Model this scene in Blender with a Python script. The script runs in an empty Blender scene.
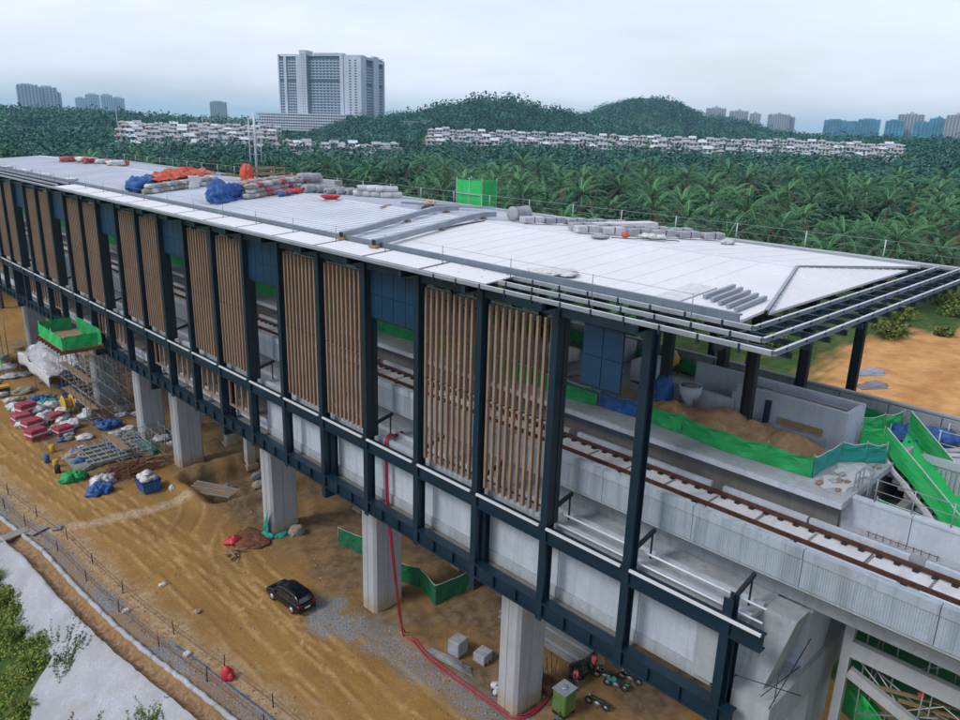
import bpy, math, random
import numpy as np
from mathutils import Vector, Matrix, noise
from math import sin, cos, pi, radians as R
random.seed(7); rng = np.random.default_rng(11)
SC = bpy.context.scene; COL = SC.collection

# ------------------------------------------------------------------ camera
YAW, PIT, ROLL = R(44.8), R(16.87), R(1.71)
CAM = Vector((0, 0, 38.0)); FPX = 762.0
_d = Vector((sin(YAW)*cos(PIT), cos(YAW)*cos(PIT), -sin(PIT)))
_r0 = Vector((cos(YAW), -sin(YAW), 0)); _u0 = _r0.cross(_d)
_r = _r0*cos(ROLL)+_u0*sin(ROLL); _u = -_r0*sin(ROLL)+_u0*cos(ROLL)
cd = bpy.data.cameras.new('camera'); cam = bpy.data.objects.new('camera', cd); COL.objects.link(cam)
cd.sensor_width = 36; cd.lens = FPX/960*36; cd.clip_start = .5; cd.clip_end = 40000
M4 = Matrix((_r, _u, -_d)).transposed().to_4x4(); M4.translation = CAM
cam.matrix_world = M4; SC.camera = cam

# ------------------------------------------------------------------ sky, sun, exposure
SUN_EL, SUN_AZ = R(43), R(284)      # azimuth measured from +Y clockwise towards +X: the direction the sun stands in
w = bpy.data.worlds.new('World'); SC.world = w; w.use_nodes = True
nt = w.node_tree; N = nt.nodes; LK = nt.links; N.clear()
sky = N.new('ShaderNodeTexSky'); sky.sky_type = 'NISHITA'; sky.sun_disc = False
sky.sun_elevation = SUN_EL; sky.sun_rotation = SUN_AZ; sky.air_density = 1.3; sky.dust_density = 3.0; sky.ozone_density = 2.0
tc = N.new('ShaderNodeTexCoord'); mp = N.new('ShaderNodeMapping'); mp.inputs['Scale'].default_value = (1.6, 1.6, 7)
mp.inputs['Rotation'].default_value = (0.1, 0.05, 0.3)
nz = N.new('ShaderNodeTexNoise'); nz.inputs['Scale'].default_value = 1.3; nz.inputs['Detail'].default_value = 7; nz.inputs['Roughness'].default_value = .55
cr = N.new('ShaderNodeValToRGB'); cr.color_ramp.elements[0].position = .34; cr.color_ramp.elements[0].color = (.56,.56,.56,1)
cr.color_ramp.elements[1].position = .66; cr.color_ramp.elements[1].color = (1,1,1,1)
mx = N.new('ShaderNodeMix'); mx.data_type = 'RGBA'
CLOUD = N.new('ShaderNodeRGB'); CLOUD.outputs[0].default_value = (6.0, 6.25, 7.15, 1)   # thin overcast veil, in the sky's own physical units
bg = N.new('ShaderNodeBackground'); bg.inputs['Strength'].default_value = .124
ow = N.new('ShaderNodeOutputWorld')
LK.new(tc.outputs['Generated'], mp.inputs['Vector']); LK.new(mp.outputs[0], nz.inputs['Vector']); LK.new(nz.outputs['Fac'], cr.inputs['Fac'])
LK.new(cr.outputs['Color'], mx.inputs['Factor']); LK.new(sky.outputs[0], mx.inputs[6]); LK.new(CLOUD.outputs[0], mx.inputs[7])
LK.new(mx.outputs[2], bg.inputs['Color']); LK.new(bg.outputs[0], ow.inputs['Surface'])
sl = bpy.data.lights.new('sun', 'SUN'); sl.energy = 1.5; sl.angle = R(14); sl.color = (1, .96, .9)
so = bpy.data.objects.new('sun', sl); COL.objects.link(so); so.location = (0, 0, 200)
sd = Vector((sin(SUN_AZ)*cos(SUN_EL), cos(SUN_AZ)*cos(SUN_EL), sin(SUN_EL)))
so.rotation_euler = (-sd).to_track_quat('-Z', 'Y').to_euler()
SC.view_settings.view_transform = 'Standard'; SC.view_settings.look = 'None'; SC.view_settings.exposure = 0.50; SC.view_settings.gamma = 1
SC.view_settings.use_curve_mapping = False

# ------------------------------------------------------------------ helpers
class MB:
    def __init__(s): s.v = []; s.f = []; s.m = []; s.sm = []
    def add(s, vs, fs, m=0, smooth=False):
        b = len(s.v); s.v.extend([tuple(p) for p in vs]); s.f.extend([tuple(i+b for i in f) for f in fs])
        s.m.extend([m]*len(fs)); s.sm.extend([smooth]*len(fs)); return s
    def hexa(s, c, m=0):      # 8 corners: bottom 4 ccw, top 4 ccw
        return s.add(c, [(3,2,1,0),(4,5,6,7),(0,1,5,4),(1,2,6,5),(2,3,7,6),(3,0,4,7)], m)
    def box(s, x0, x1, y0, y1, z0, z1, m=0):
        return s.hexa([(x0,y0,z0),(x1,y0,z0),(x1,y1,z0),(x0,y1,z0),(x0,y0,z1),(x1,y0,z1),(x1,y1,z1),(x0,y1,z1)], m)
    def obox(s, c, sz, rz=0, m=0, tilt=0):
        Mx = Matrix.Translation(c) @ Matrix.Rotation(rz, 4, 'Z') @ Matrix.Rotation(tilt, 4, 'Y')
        x, y, z = sz[0]/2, sz[1]/2, sz[2]/2
        return s.hexa([Mx @ Vector(p) for p in ((-x,-y,-z),(x,-y,-z),(x,y,-z),(-x,y,-z),(-x,-y,z),(x,-y,z),(x,y,z),(-x,y,z))], m)
    def bar(s, p, q, w_, h, m=0, up=(0,0,1)):
        p, q = Vector(p), Vector(q); d = (q-p).normalized(); a = d.cross(Vector(up))
        if a.length < 1e-4: a = d.cross(Vector((1,0,0)))
        a.normalize(); b = a.cross(d); a *= w_/2; b *= h/2
        return s.hexa([p-a-b, p+a-b, q+a-b, q-a-b, p-a+b, p+a+b, q+a+b, q-a+b], m)
    def path(s, pts, r, n=8, m=0, smooth=True, cap=True):
        pts = [Vector(p) for p in pts]; rs = r if isinstance(r, (list, tuple)) else [r]*len(pts); vs = []; fs = []
        pa = None
        for i, p in enumerate(pts):
            d = (pts[min(i+1, len(pts)-1)]-pts[max(i-1, 0)]).normalized()
            if pa is None:
                pa = d.cross(Vector((0,0,1)))
                if pa.length < 1e-3: pa = d.cross(Vector((1,0,0)))
            pa = (pa - d*pa.dot(d)).normalized(); b = d.cross(pa)
            for k in range(n):
                t = 2*pi*k/n; vs.append(p+(pa*cos(t)+b*sin(t))*rs[i])
        for i in range(len(pts)-1):
            for k in range(n): fs.append((i*n+k, i*n+(k+1)%n, (i+1)*n+(k+1)%n, (i+1)*n+k))
        if cap: fs.append(tuple(range(n))[::-1]); fs.append(tuple(range((len(pts)-1)*n, len(pts)*n)))
        return s.add(vs, fs, m, smooth)
    def tube(s, p, q, r, n=8, m=0): return s.path([p, q], r, n, m)
    def lathe(s, c, prof, n=20, m=0, axis='z', smooth=True):
        vs = []; fs = []; c = Vector(c)
        for (r_, z) in prof:
            for k in range(n):
                t = 2*pi*k/n
                o = {'z': (r_*cos(t), r_*sin(t), z), 'x': (z, r_*cos(t), r_*sin(t)), 'y': (r_*sin(t), z, r_*cos(t))}[axis]; vs.append(c+Vector(o))
        for i in range(len(prof)-1):
            for k in range(n): fs.append((i*n+k, i*n+(k+1)%n, (i+1)*n+(k+1)%n, (i+1)*n+k))
        fs.append(tuple(range(n))[::-1]); fs.append(tuple(range((len(prof)-1)*n, len(prof)*n)))
        return s.add(vs, fs, m, smooth)
    def prism(s, pts, z0, z1, m=0):
        n = len(pts); vs = [(x,y,z0) for x,y in pts]+[(x,y,z1) for x,y in pts]
        return s.add(vs, [tuple(range(n))[::-1], tuple(range(n, 2*n))]+[(i,(i+1)%n,(i+1)%n+n,i+n) for i in range(n)], m)
    def prof_y(s, pts, y0, y1, m=0):     # an (x,z) outline swept along Y
        n = len(pts); vs = [(x,y0,z) for x,z in pts]+[(x,y1,z) for x,z in pts]
        return s.add(vs, [tuple(range(n)), tuple(range(n, 2*n))[::-1]]+[(i+n,(i+1)%n+n,(i+1)%n,i) for i in range(n)], m)
    def blob(s, c, sz, seed=0, amp=.25, fr=1.6, m=0, nu=22, nv=14, flat=.0, box=1.0, smooth=True):
        vs = []; fs = []; c = Vector(c)
        for j in range(nv+1):
            ph = pi*j/nv - pi/2
            for i in range(nu):
                th = 2*pi*i/nu; d = Vector((cos(th)*cos(ph), sin(th)*cos(ph), sin(ph)))
                q = Vector([math.copysign(abs(t)**box, t) for t in d])
                k = 1+amp*noise.noise(d*fr+Vector((seed*7.3, seed*3.1, seed)))+amp*.30*noise.noise(d*fr*5.5+Vector((seed*1.3, seed*2.1, 9)))*(amp > .2)+amp*.5*noise.noise(d*fr*2.7+Vector((seed, seed*5.1, 3)))
                p = Vector((q.x*sz[0]*k, q.y*sz[1]*k, q.z*sz[2]*k)); p.z = max(p.z, -flat*sz[2]) if flat else p.z
                vs.append(c+p)
        for j in range(nv):
            for i in range(nu): fs.append((j*nu+i, j*nu+(i+1)%nu, (j+1)*nu+(i+1)%nu, (j+1)*nu+i))
        return s.add(vs, fs, m, smooth)
    def cloth(s, grid, th=.03, m=0, smooth=True):   # grid[i][j] of points, given a thickness
        a = len(grid); b = len(grid[0]); top = [Vector(p) for r_ in grid for p in r_]; n = a*b
        nr = [Vector((0,0,0)) for _ in top]
        fs = []
        for i in range(a-1):
            for j in range(b-1):
                q = (i*b+j, (i+1)*b+j, (i+1)*b+j+1, i*b+j+1); fs.append(q)
                nn = (top[q[1]]-top[q[0]]).cross(top[q[3]]-top[q[0]])
                for k in q: nr[k] += nn
        bot = [p-(nv.normalized() if nv.length > 1e-9 else Vector((0,0,1)))*th for p, nv in zip(top, nr)]
        g = [tuple(i+n for i in f[::-1]) for f in fs]
        ed = [i*b for i in range(a)]+[(a-1)*b+j for j in range(1, b)]+[i*b+b-1 for i in range(a-2, -1, -1)]+[j for j in range(b-2, 0, -1)]
        sd_ = [(ed[k], ed[k]+n, ed[(k+1)%len(ed)]+n, ed[(k+1)%len(ed)]) for k in range(len(ed))]
        return s.add(top+bot, fs+g+sd_, m, smooth)
    def mesh(s, name, mats, o=(0,0,0)):
        me = bpy.data.meshes.new(name); o = Vector(o)
        me.from_pydata([(p[0]-o.x, p[1]-o.y, p[2]-o.z) for p in s.v], [], s.f)
        for m_ in (mats if isinstance(mats, (list, tuple)) else [mats]): me.materials.append(m_)
        me.polygons.foreach_set('material_index', s.m); me.polygons.foreach_set('use_smooth', s.sm); me.update(); return me
    def build(s, name, mats, parent=None, o=None):
        wp = worldpos(parent) if parent else Vector((0,0,0))
        org = Vector(o) if o is not None else wp
        ob = bpy.data.objects.new(name, s.mesh(name, mats, org)); COL.objects.link(ob)
        if parent: ob.parent = parent
        ob.location = org-wp; return ob
def worldpos(o):
    p = Vector((0,0,0))
    while o: p += Vector(o.location); o = o.parent
    return p
def tag(o, label, cat, group=None):
    o['label'] = label; o['category'] = cat
    if group: o['group'] = group
    return o
def thing(name, loc, label, cat, group=None):
    o = bpy.data.objects.new(name, None); COL.objects.link(o); o.location = loc; o.empty_display_size = .3
    return tag(o, label, cat, group)
def struct(o, kind='structure'): o['kind'] = kind; return o
def copy_tree(o, parent=None):
    c = o.copy(); COL.objects.link(c)
    if parent: c.parent = parent
    for ch in list(o.children): copy_tree(ch, c)
    return c
def one(name, mb, mats, label, cat, o, group=None): return tag(mb.build(name, mats, None, o), label, cat, group)

# ------------------------------------------------------------------ materials
def mat(name, col, rough=.7, metal=0, var=.12, scale=.6, bump=.0, bscale=8, streak=0, col2=None, stain=0, stain_col=(.12,.1,.08), coord='pos', spec=.4, fine=0, trans=0, stain_scale=.35):
    m = bpy.data.materials.new(name); m.use_nodes = True; t = m.node_tree; n = t.nodes; l = t.links
    b = n['Principled BSDF']; b.inputs['Roughness'].default_value = rough; b.inputs['Metallic'].default_value = metal; b.inputs['Specular IOR Level'].default_value = spec
    if coord == 'pos': src = n.new('ShaderNodeNewGeometry').outputs['Position']
    else: src = n.new('ShaderNodeTexCoord').outputs['Object']
    def noise_(sc, det=5, vec=None, ro=.6):
        q = n.new('ShaderNodeTexNoise'); q.inputs['Scale'].default_value = sc; q.inputs['Detail'].default_value = det; q.inputs['Roughness'].default_value = ro
        l.new(vec or src, q.inputs['Vector']); return q.outputs['Fac']
    def mixc(f, a, c, blend='MIX'):
        q = n.new('ShaderNodeMix'); q.data_type = 'RGBA'; q.blend_type = blend
        if isinstance(f, (int, float)): q.inputs['Factor'].default_value = f
        else: l.new(f, q.inputs['Factor'])
        for i, x in ((6, a), (7, c)):
            if isinstance(x, tuple): q.inputs[i].default_value = (*x, 1)
            else: l.new(x, q.inputs[i])
        return q.outputs[2]
    def ramp(f, lo, hi):
        q = n.new('ShaderNodeMapRange'); q.inputs['From Min'].default_value = lo; q.inputs['From Max'].default_value = hi; q.clamp = True; l.new(f, q.inputs['Value']); return q.outputs['Result']
    dark = tuple(c*(1-var*1.6) for c in col); lite = tuple(min(1, c*(1+var*1.2)) for c in (col2 or col))
    c = mixc(ramp(noise_(scale), .3, .7), dark, lite)
    if fine: c = mixc(ramp(noise_(scale*14, 3), .35, .65), c, tuple(x*(1-fine) for x in col))
    if streak:
        mpn = n.new('ShaderNodeMapping'); mpn.inputs['Scale'].default_value = (2.4, 2.4, .16); l.new(src, mpn.inputs['Vector'])
        c = mixc(ramp(noise_(1.0, 6, mpn.outputs[0]), .48, .78), c, tuple(x*(1-streak) for x in col))
    if stain: 
        q = n.new('ShaderNodeMath'); q.operation = 'MULTIPLY'; q.inputs[1].default_value = stain; l.new(ramp(noise_(stain_scale, 7, None, .7), .52, .74), q.inputs[0])
        c = mixc(q.outputs[0], c, stain_col)
    if isinstance(c, tuple): b.inputs['Base Color'].default_value = (*c, 1)
    else: l.new(c, b.inputs['Base Color'])
    if bump:
        bp = n.new('ShaderNodeBump'); bp.inputs['Strength'].default_value = bump; bp.inputs['Distance'].default_value = .05
        l.new(noise_(bscale, 4), bp.inputs['Height']); l.new(bp.outputs[0], b.inputs['Normal'])
    if trans: b.inputs['Transmission Weight'].default_value = trans
    return m
MT = {}
MT['steel'] = mat('dark_teal_steel', (.0015,.015,.031), .42, .0, .15, .7, stain=.25, stain_col=(.03,.04,.045), spec=.5)
MT['steel_black'] = mat('dark_steel', (.010,.016,.022), .5, 0, .15)
MT['galv'] = mat('galvanised_steel', (.24,.275,.32), .42, .25, .12, .9, stain=.3, stain_col=(.25,.25,.25))
MT['rail_white'] = mat('pale_rail', (.56,.58,.61), .45, .1, .06, .9)
MT['gutter'] = mat('gutter_metal', (.14,.175,.22), .45, .2, .12, .9)
MT['galv_lt'] = mat('bright_galvanised', (.40,.43,.47), .4, .1, .08, .9)
MT['fin'] = mat('timber_look_fins', (.250,.162,.110), .55, 0, .16, .5, col2=(.285,.188,.130), fine=.14, streak=.12)
MT['blue_panel'] = mat('blue_cladding', (.003,.028,.068), .35, 0, .10, .4, spec=.5)
MT['roof'] = mat('white_roof_membrane', (.565,.575,.605), .55, 0, .06, .25, stain=.55, stain_col=(.49,.50,.54), fine=.05, stain_scale=.22)
MT['roof_rib'] = mat('ribbed_roof_sheet', (.53,.555,.61), .38, .1, .06, .25, stain=.4, stain_col=(.45,.47,.52))
MT['conc'] = mat('grey_concrete', (.32,.355,.39), .85, 0, .16, .45, bump=.25, streak=.35, stain=.45, stain_col=(.19,.18,.17), fine=.1)
MT['seam'] = mat('roof_seam', (.555,.565,.60), .6, 0, .1, 1)
MT['conc_rib'] = mat('parapet_concrete', (.29,.345,.41), .8, 0, .14, .5, bump=.2, streak=.50, stain=.45, stain_col=(.25,.24,.23), fine=.08)
MT['conc_dk'] = mat('dark_concrete', (.17,.17,.17), .85, 0, .2, .5, bump=.3, streak=.3, stain=.5, stain_col=(.09,.085,.08), fine=.12)
MT['conc_lt'] = mat('pale_concrete', (.385,.435,.50), .75, 0, .12, .35, bump=.15, streak=.25, stain=.75, stain_col=(.25,.275,.315), fine=.08, stain_scale=.5)
MT['pier'] = mat('pier_concrete', (.335,.36,.39), .8, 0, .12, .35, bump=.2, streak=.30, stain=.35, stain_col=(.26,.24,.21), fine=.08)
def base_stain(m, z1, col):
    t = m.node_tree; n = t.nodes; l = t.links; b = n['Principled BSDF']; src = b.inputs['Base Color'].links[0].from_socket
    g_ = n.new('ShaderNodeNewGeometry'); s = n.new('ShaderNodeSeparateXYZ'); l.new(g_.outputs['Position'], s.inputs[0]); z = n.new('ShaderNodeTexNoise'); z.inputs['Scale'].default_value = 1.6; z.inputs['Detail'].default_value = 6; l.new(g_.outputs['Position'], z.inputs['Vector'])
    a = n.new('ShaderNodeMath'); a.operation = 'MULTIPLY_ADD'; l.new(z.outputs['Fac'], a.inputs[0]); a.inputs[1].default_value = -2.6; l.new(s.outputs['Z'], a.inputs[2])
    r = n.new('ShaderNodeMapRange'); r.inputs['From Min'].default_value = z1; r.inputs['From Max'].default_value = z1-1.2; r.inputs['To Max'].default_value = .75; l.new(a.outputs[0], r.inputs['Value'])
    x = n.new('ShaderNodeMix'); x.data_type = 'RGBA'; l.new(r.outputs[0], x.inputs['Factor']); l.new(src, x.inputs[6]); x.inputs[7].default_value = (*col, 1); l.new(x.outputs[2], b.inputs['Base Color'])
base_stain(MT['pier'], .25, (.30,.215,.12))
MT['plinth'] = mat('track_slab', (.48,.50,.53), .8, 0, .14, 1.2, bump=.2, stain=.6, stain_col=(.24,.20,.18), stain_scale=1.4, fine=.1)
MT['rail'] = mat('rusty_rail', (.075,.030,.020), .7, .2, .25, 3)
MT['rust'] = mat('rusty_steel', (.14,.055,.028), .85, 0, .3, 2, bump=.3)
MT['green'] = mat('green_netting', (.012,.28,.080), .6, 0, .22, 1.1, bump=.4, bscale=3, fine=.15)
MT['green_lt'] = mat('bright_green_netting', (.014,.40,.095), .55, 0, .2, 1.0, bump=.5, bscale=2.5, fine=.12, stain=.3, stain_col=(.25,.5,.3))
MT['green_dk'] = mat('dark_green_hoarding', (.010,.115,.050), .6, 0, .18, 1.0, fine=.1)
MT['teal'] = mat('teal_netting', (.012,.24,.20), .6, 0, .2, 1.0, bump=.4, bscale=3, fine=.1)
MT['blue'] = mat('blue_tarp', (.012,.085,.30), .5, 0, .32, 2.4, bump=1.0, bscale=7, fine=.2, stain=.3, stain_col=(.12,.17,.30))
MT['orange'] = mat('orange_tarp', (.52,.075,.030), .55, 0, .3, 2.4, bump=1.0, bscale=7, fine=.2, stain=.3, stain_col=(.45,.22,.15))
MT['red'] = mat('red_plastic', (.42,.025,.030), .5, 0, .15, 1.4)
MT['crimson'] = mat('crimson_wrap', (.33,.035,.065), .5, 0, .3, 2.2, bump=.8, bscale=7, fine=.2, stain=.4, stain_col=(.42,.30,.31))
MT['white'] = mat('white_wrap', (.52,.53,.55), .6, 0, .2, 2.2, bump=.9, bscale=7, fine=.15, stain=.5, stain_col=(.42,.41,.40))
MT['grey_roll'] = mat('grey_insulation_roll', (.26,.27,.30), .7, 0, .2, 1.4, bump=.5, bscale=5)
MT['silver'] = mat('silver_wrap', (.42,.43,.46), .45, .2, .2, 1.5, bump=.6, bscale=5)
MT['yellow'] = mat('yellow_plastic', (.45,.27,.03), .6, 0, .15, 1.6)
MT['sand'] = mat('builders_sand', (.33,.21,.115), .95, 0, .28, 1.6, bump=1.0, bscale=9, fine=.22, stain=.4, stain_col=(.20,.13,.075), stain_scale=.9)
MT['soil'] = mat('brown_soil', (.20,.115,.055), .95, 0, .25, .8, bump=.6, bscale=5, fine=.2)
MT['wood'] = mat('timber', (.26,.17,.095), .8, 0, .2, 2, fine=.1)
MT['black'] = mat('black_plastic', (.012,.012,.013), .5, 0, .1, 2)
MT['rubber'] = mat('rubber', (.015,.015,.016), .85, 0, .1, 2)
MT['carpaint'] = mat('dark_car_paint', (.006,.008,.014), .16, .2, .1, 2, spec=.6)
MT['glass'] = mat('dark_glass', (.010,.013,.018), .06, 0, .05, 2, spec=.7)
MT['alloy'] = mat('alloy_wheel', (.45,.46,.48), .35, .5, .1, 2)
MT['tail'] = mat('tail_light', (.22,.010,.012), .25, 0, .05, 2)
MT['lamp'] = mat('headlight_glass', (.25,.27,.30), .15, 0, .05, 2)
MT['plate'] = mat('blank_number_plate', (.6,.6,.58), .5, 0, .05, 2)
MT['skin'] = mat('skin', (.25,.13,.08), .6, 0, .08, 4, coord='obj')
MT['vest'] = mat('pink_orange_vest', (.78,.14,.13), .7, 0, .1, 4, coord='obj')
MT['trouser'] = mat('dark_trousers', (.03,.035,.055), .85, 0, .15, 4, coord='obj')
MT['hair'] = mat('dark_hair', (.012,.010,.009), .7, 0, .1, 4, coord='obj')
MT['tank'] = mat('olive_green_paint', (.085,.155,.040), .5, 0, .15, 1.5, stain=.4, stain_col=(.05,.07,.03))
MT['hose'] = mat('red_hose', (.30,.012,.035), .45, 0, .12, 2)
MT['rock'] = mat('rubble', (.27,.235,.19), .95, 0, .25, 1.4, bump=.6, bscale=5, fine=.15)
MT['geotex'] = mat('pale_slope_sheet', (.32,.335,.37), .75, 0, .20, .45, bump=1.0, bscale=2.6, stain=.8, stain_col=(.24,.215,.18), stain_scale=.30, fine=.16)
MT['scaf'] = mat('scaffold_tube', (.26,.28,.30), .5, .4, .2, 2)
MT['mould'] = mat('weathered_deck', (.22,.22,.20), .85, 0, .2, 1.4, fine=.15)
# ================================================================== TERRAIN
BY = [-40, 20, 30, 40.3, 45.7, 50.5, 55.2, 62.5, 71.2, 80.85, 100, 125, 160, 400]
BX = [21.5, 20.4, 19.2, 18.1, 17.4, 16.65, 16.1, 15.6, 15.25, 14.0, 12.6, 11.2, 9.5, 0]
def bx(y): return np.interp(y, BY, BX)
def sst(a, b, t): t = np.clip((t-a)/(b-a), 0, 1); return t*t*(3-2*t)
DK = [0, 170, 260, 380, 460, 530, 650, 800, 930, 1000, 1500, 2500, 4000, 12000]
DZ = [11, 11, 11.5, 11, 11.5, 16.5, 19.5, 21, 22, 25, 25, 27, 30, 34]
HILLS = [  # (pixel azimuth, distance, height, radius across, radius along)
    (497, 930, 34, 66, 95, 3.2), (545, 950, 24, 55, 80, 2.6), (446, 900, 25, 48, 75, 2.6), (405, 870, 20, 45, 60, 2.4), (365, 860, 15, 40, 55, 2.2), (592, 1000, 13, 70, 80, 2.2),
    (645, 1420, 59, 118, 130, 2.6), (590, 1450, 30, 110, 120, 2.2), (715, 1420, 30, 100, 110, 2.2), (-20, 1000, 4, 230, 150, 2.2), (120, 1120, 2, 170, 130, 2)]
def azi(u, v=130):
    q = _d+_r*((u-480)/FPX)-_u*((v-360)/FPX); return math.atan2(q.x, q.y)
HC = [(sin(azi(u))*d, cos(azi(u))*d, azi(u), h, rx, ry, p) for u, d, h, rx, ry, p in HILLS]
def fbm(x, y, s, seed=0):    # cheap deterministic value noise from sines, vectorised
    o = 0
    for k, (a, b, c, d, am) in enumerate(((1,.3,.2,1.1,1),(-.7,1.3,1.2,.5,.8),(2.1,.4,-.6,1.9,.5),(1.3,-2.4,2.2,1.7,.4),(4.1,1.3,-1.7,3.9,.22))):
        o = o+am*np.sin(a*x*s+b*y*s+seed*1.7+k)*np.sin(c*x*s+d*y*s+seed*2.3+2*k)
    return o/1.6
AZ_L0, AZ_L1, AZ_R0, AZ_R1 = azi(272), azi(290), azi(405), azi(440)
def T(x, y):
    x = np.asarray(x, float); y = np.asarray(y, float); d = np.hypot(x, y)
    th_ = np.arctan2(x, y); wl = 1-sst(AZ_L0, AZ_L1, th_); wr = sst(AZ_R0, AZ_R1, th_)
    far = np.interp(d, DK, DZ)+wl*np.interp(d, [470,520,760,860,1000], [0,2,7.5,5,0])+wr*np.interp(d, [500,610,790,900,1000], [0,3.5,8,4,0])+fbm(x, y, .02, 3)*.8
    t = np.maximum(sst(48, 60, x), sst(150, 185, y)); t = np.maximum(t, sst(150, 190, d)*(x > -40))
    t = t*(1-(1-sst(150, 190, y))*(1-sst(44, 50, x)))
    z = t*far+(1-t)*fbm(x, y, .5, 1)*.05
    # cut soil platform to the right of the station
    # slope falling to the left of the drain
    e = bx(y)-1.9-x
    z = np.where(e > 0, z-np.minimum(e*.62, 9)*(1-sst(170, 230, d)), z)
    z = z-.35*np.exp(-((x-(bx(y)-1.05))/.42)**4)*(y < 150)
    # pit between the piers, with a rim
    px_ = np.maximum(np.abs(x-36.2)-4.6, 0); py_ = np.maximum(np.abs(y-72.8)-3.2, 0); dp = np.hypot(px_, py_)
    wob = fbm(x, y, .9, 9)*.35
    z = z-1.6*(1-sst(.0, .9, dp+wob))+.75*np.exp(-((dp+wob-1.9)/.8)**2)
    z = z+(fbm(x, y, .45, 17)*.22+fbm(x, y, 1.4, 18)*.10)*sst(30.2, 33, x)*(1-sst(46, 50, x))*(y < 150)*(1-np.exp(-(((x-38)/5)**2+((y-26)/4)**2)))
    z = z+.35*np.exp(-(((x-35.5)/3)**2+((y-50.5)/3.5)**2))+.5*np.exp(-(((x-42)/3)**2+((y-46)/6)**2))
    hz_ = np.zeros_like(z)
    for cx_, cy_, az, h, ra, rl, p in HC:
        dx = x-cx_; dy = y-cy_; la = dx*cos(az)-dy*sin(az); ll = dx*sin(az)+dy*cos(az)
        hz_ = np.maximum(hz_, h*np.exp(-np.power(np.sqrt((la/ra)**2+(ll/rl)**2), p)))
    z = z+hz_*(1+.06*fbm(x, y, .05, 6))
    # far ridges
    th = np.arctan2(x, y)
    rd = (35+28*np.sin(th*9+1)+18*np.sin(th*21+2)+10*np.sin(th*47))*np.exp(-((d-5600)/900)**2)+(28+22*np.sin(th*7+3)+12*np.sin(th*27))*np.exp(-((d-3300)/500)**2)*.55
    return z+np.maximum(rd, 0)*(d > 1800)
def Tz(x, y): return float(T(np.array([x]), np.array([y]))[0])
def spaced(a, b, s): return list(np.arange(a, b, s))
xs = np.array(sorted(set([-9000,-6000,-3500,-2000,-1000,-500,-250,-120,-60,-30]+spaced(-15, 2, 1.2)+spaced(2, 46, .32)+spaced(46, 64, .8)+spaced(64, 140, 3)+spaced(140, 1100, 13)+spaced(1100, 2600, 45)+spaced(2600, 9300, 130))))
ys = np.array(sorted(set([-9000,-5000,-2000,-800,-300,-100,-40]+spaced(-20, 18, 2)+spaced(18, 90, .36)+spaced(90, 160, .9)+spaced(160, 250, 4)+spaced(250, 1000, 13)+spaced(1000, 2200, 45)+spaced(2200, 9300, 130))))
X, Y = np.meshgrid(xs, ys); Z = T(X, Y)
nx, ny = len(xs), len(ys)
me = bpy.data.meshes.new('ground'); V = np.stack([X.ravel(), Y.ravel(), Z.ravel()], 1)
idx = np.arange(nx*ny).reshape(ny, nx); Fq = np.stack([idx[:-1,:-1], idx[:-1,1:], idx[1:,1:], idx[1:,:-1]], -1).reshape(-1, 4)
def np_mesh(me, V, F):
    k = F.shape[1]; me.vertices.add(len(V)); me.vertices.foreach_set('co', V.astype(np.float32).ravel())
    me.loops.add(F.size); me.loops.foreach_set('vertex_index', F.astype(np.int32).ravel())
    me.polygons.add(len(F)); me.polygons.foreach_set('loop_start', np.arange(0, F.size, k, dtype=np.int32)); me.update(calc_edges=True)
np_mesh(me, V, Fq); me.polygons.foreach_set('use_smooth', np.ones(len(Fq), bool))
def attr(me, name, arr):
    a = me.attributes.new(name, 'FLOAT', 'POINT'); a.data.foreach_set('value', np.asarray(arr, np.float32).ravel())
def seg_d(x, y, pts):
    o = np.full(x.shape, 1e9)
    for (ax, ay), (bx_, by_) in zip(pts[:-1], pts[1:]):
        t = np.clip(((x-ax)*(bx_-ax)+(y-ay)*(by_-ay))/((bx_-ax)**2+(by_-ay)**2), 0, 1); o = np.minimum(o, np.hypot(x-ax-t*(bx_-ax), y-ay-t*(by_-ay)))
    return o
wob = fbm(X, Y, 1.1, 5)*.5+fbm(X, Y, 3.3, 8)*.25
gp = .8*np.exp(-np.maximum(seg_d(X, Y, [(30.6,42.5),(29.9,40),(30.6,36),(30.9,32),(31.6,27),(32,22)])-.7+wob, 0)**2/.5)      # crushed stone along the piers
gp = np.maximum(gp, np.exp(-np.maximum(seg_d(X, Y, [(29.6,47.5),(28.3,45.2),(29.5,43)])-1.0+wob, 0)**2/.4))
bxY = bx(Y); e2 = X-bxY
path_ = ((e2 > .15) & (e2 < 1.7+wob*.4)).astype(float)*(Y < 150)*(.55+.45*sst(-.2, .3, fbm(X, Y, .35, 12)))
gp = np.maximum(gp, path_)
edge = np.exp(-((e2-2.6-wob)/1.1)**2)*(Y < 150)                       # pale trodden strip beside the path
rp = np.maximum(edge*.8, np.exp(-np.maximum(seg_d(X, Y, [(17,74.4),(21,73.3),(25,72.6),(29,72.3)])-.45+wob*.5, 0)**2/.15))
gr = ((e2 < -3.9+wob*.8) & (X > -60)).astype(float)*(np.hypot(X, Y) < 240)
gr = np.maximum(gr, sst(1.0, 1.7, np.hypot(X-38, Y-100)/60+wob*.05)*(Y > 145))
soilR = sst(.0, 1, 1.25-np.hypot((X-103)/36, (Y-24)/14)+wob*.22)*(X > 55)
gr = np.where((X > 50) & (np.hypot(X, Y) < 9000), np.maximum(gr, 1-soilR), gr)
gr = np.maximum(gr, np.hypot(X, Y) > 190)
dk = sst(28.5, 33, X+wob*1.2)*(1-sst(46, 50, X))*(Y > 20)*(Y < 150)   # darker ground colour in a band under the deck
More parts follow.
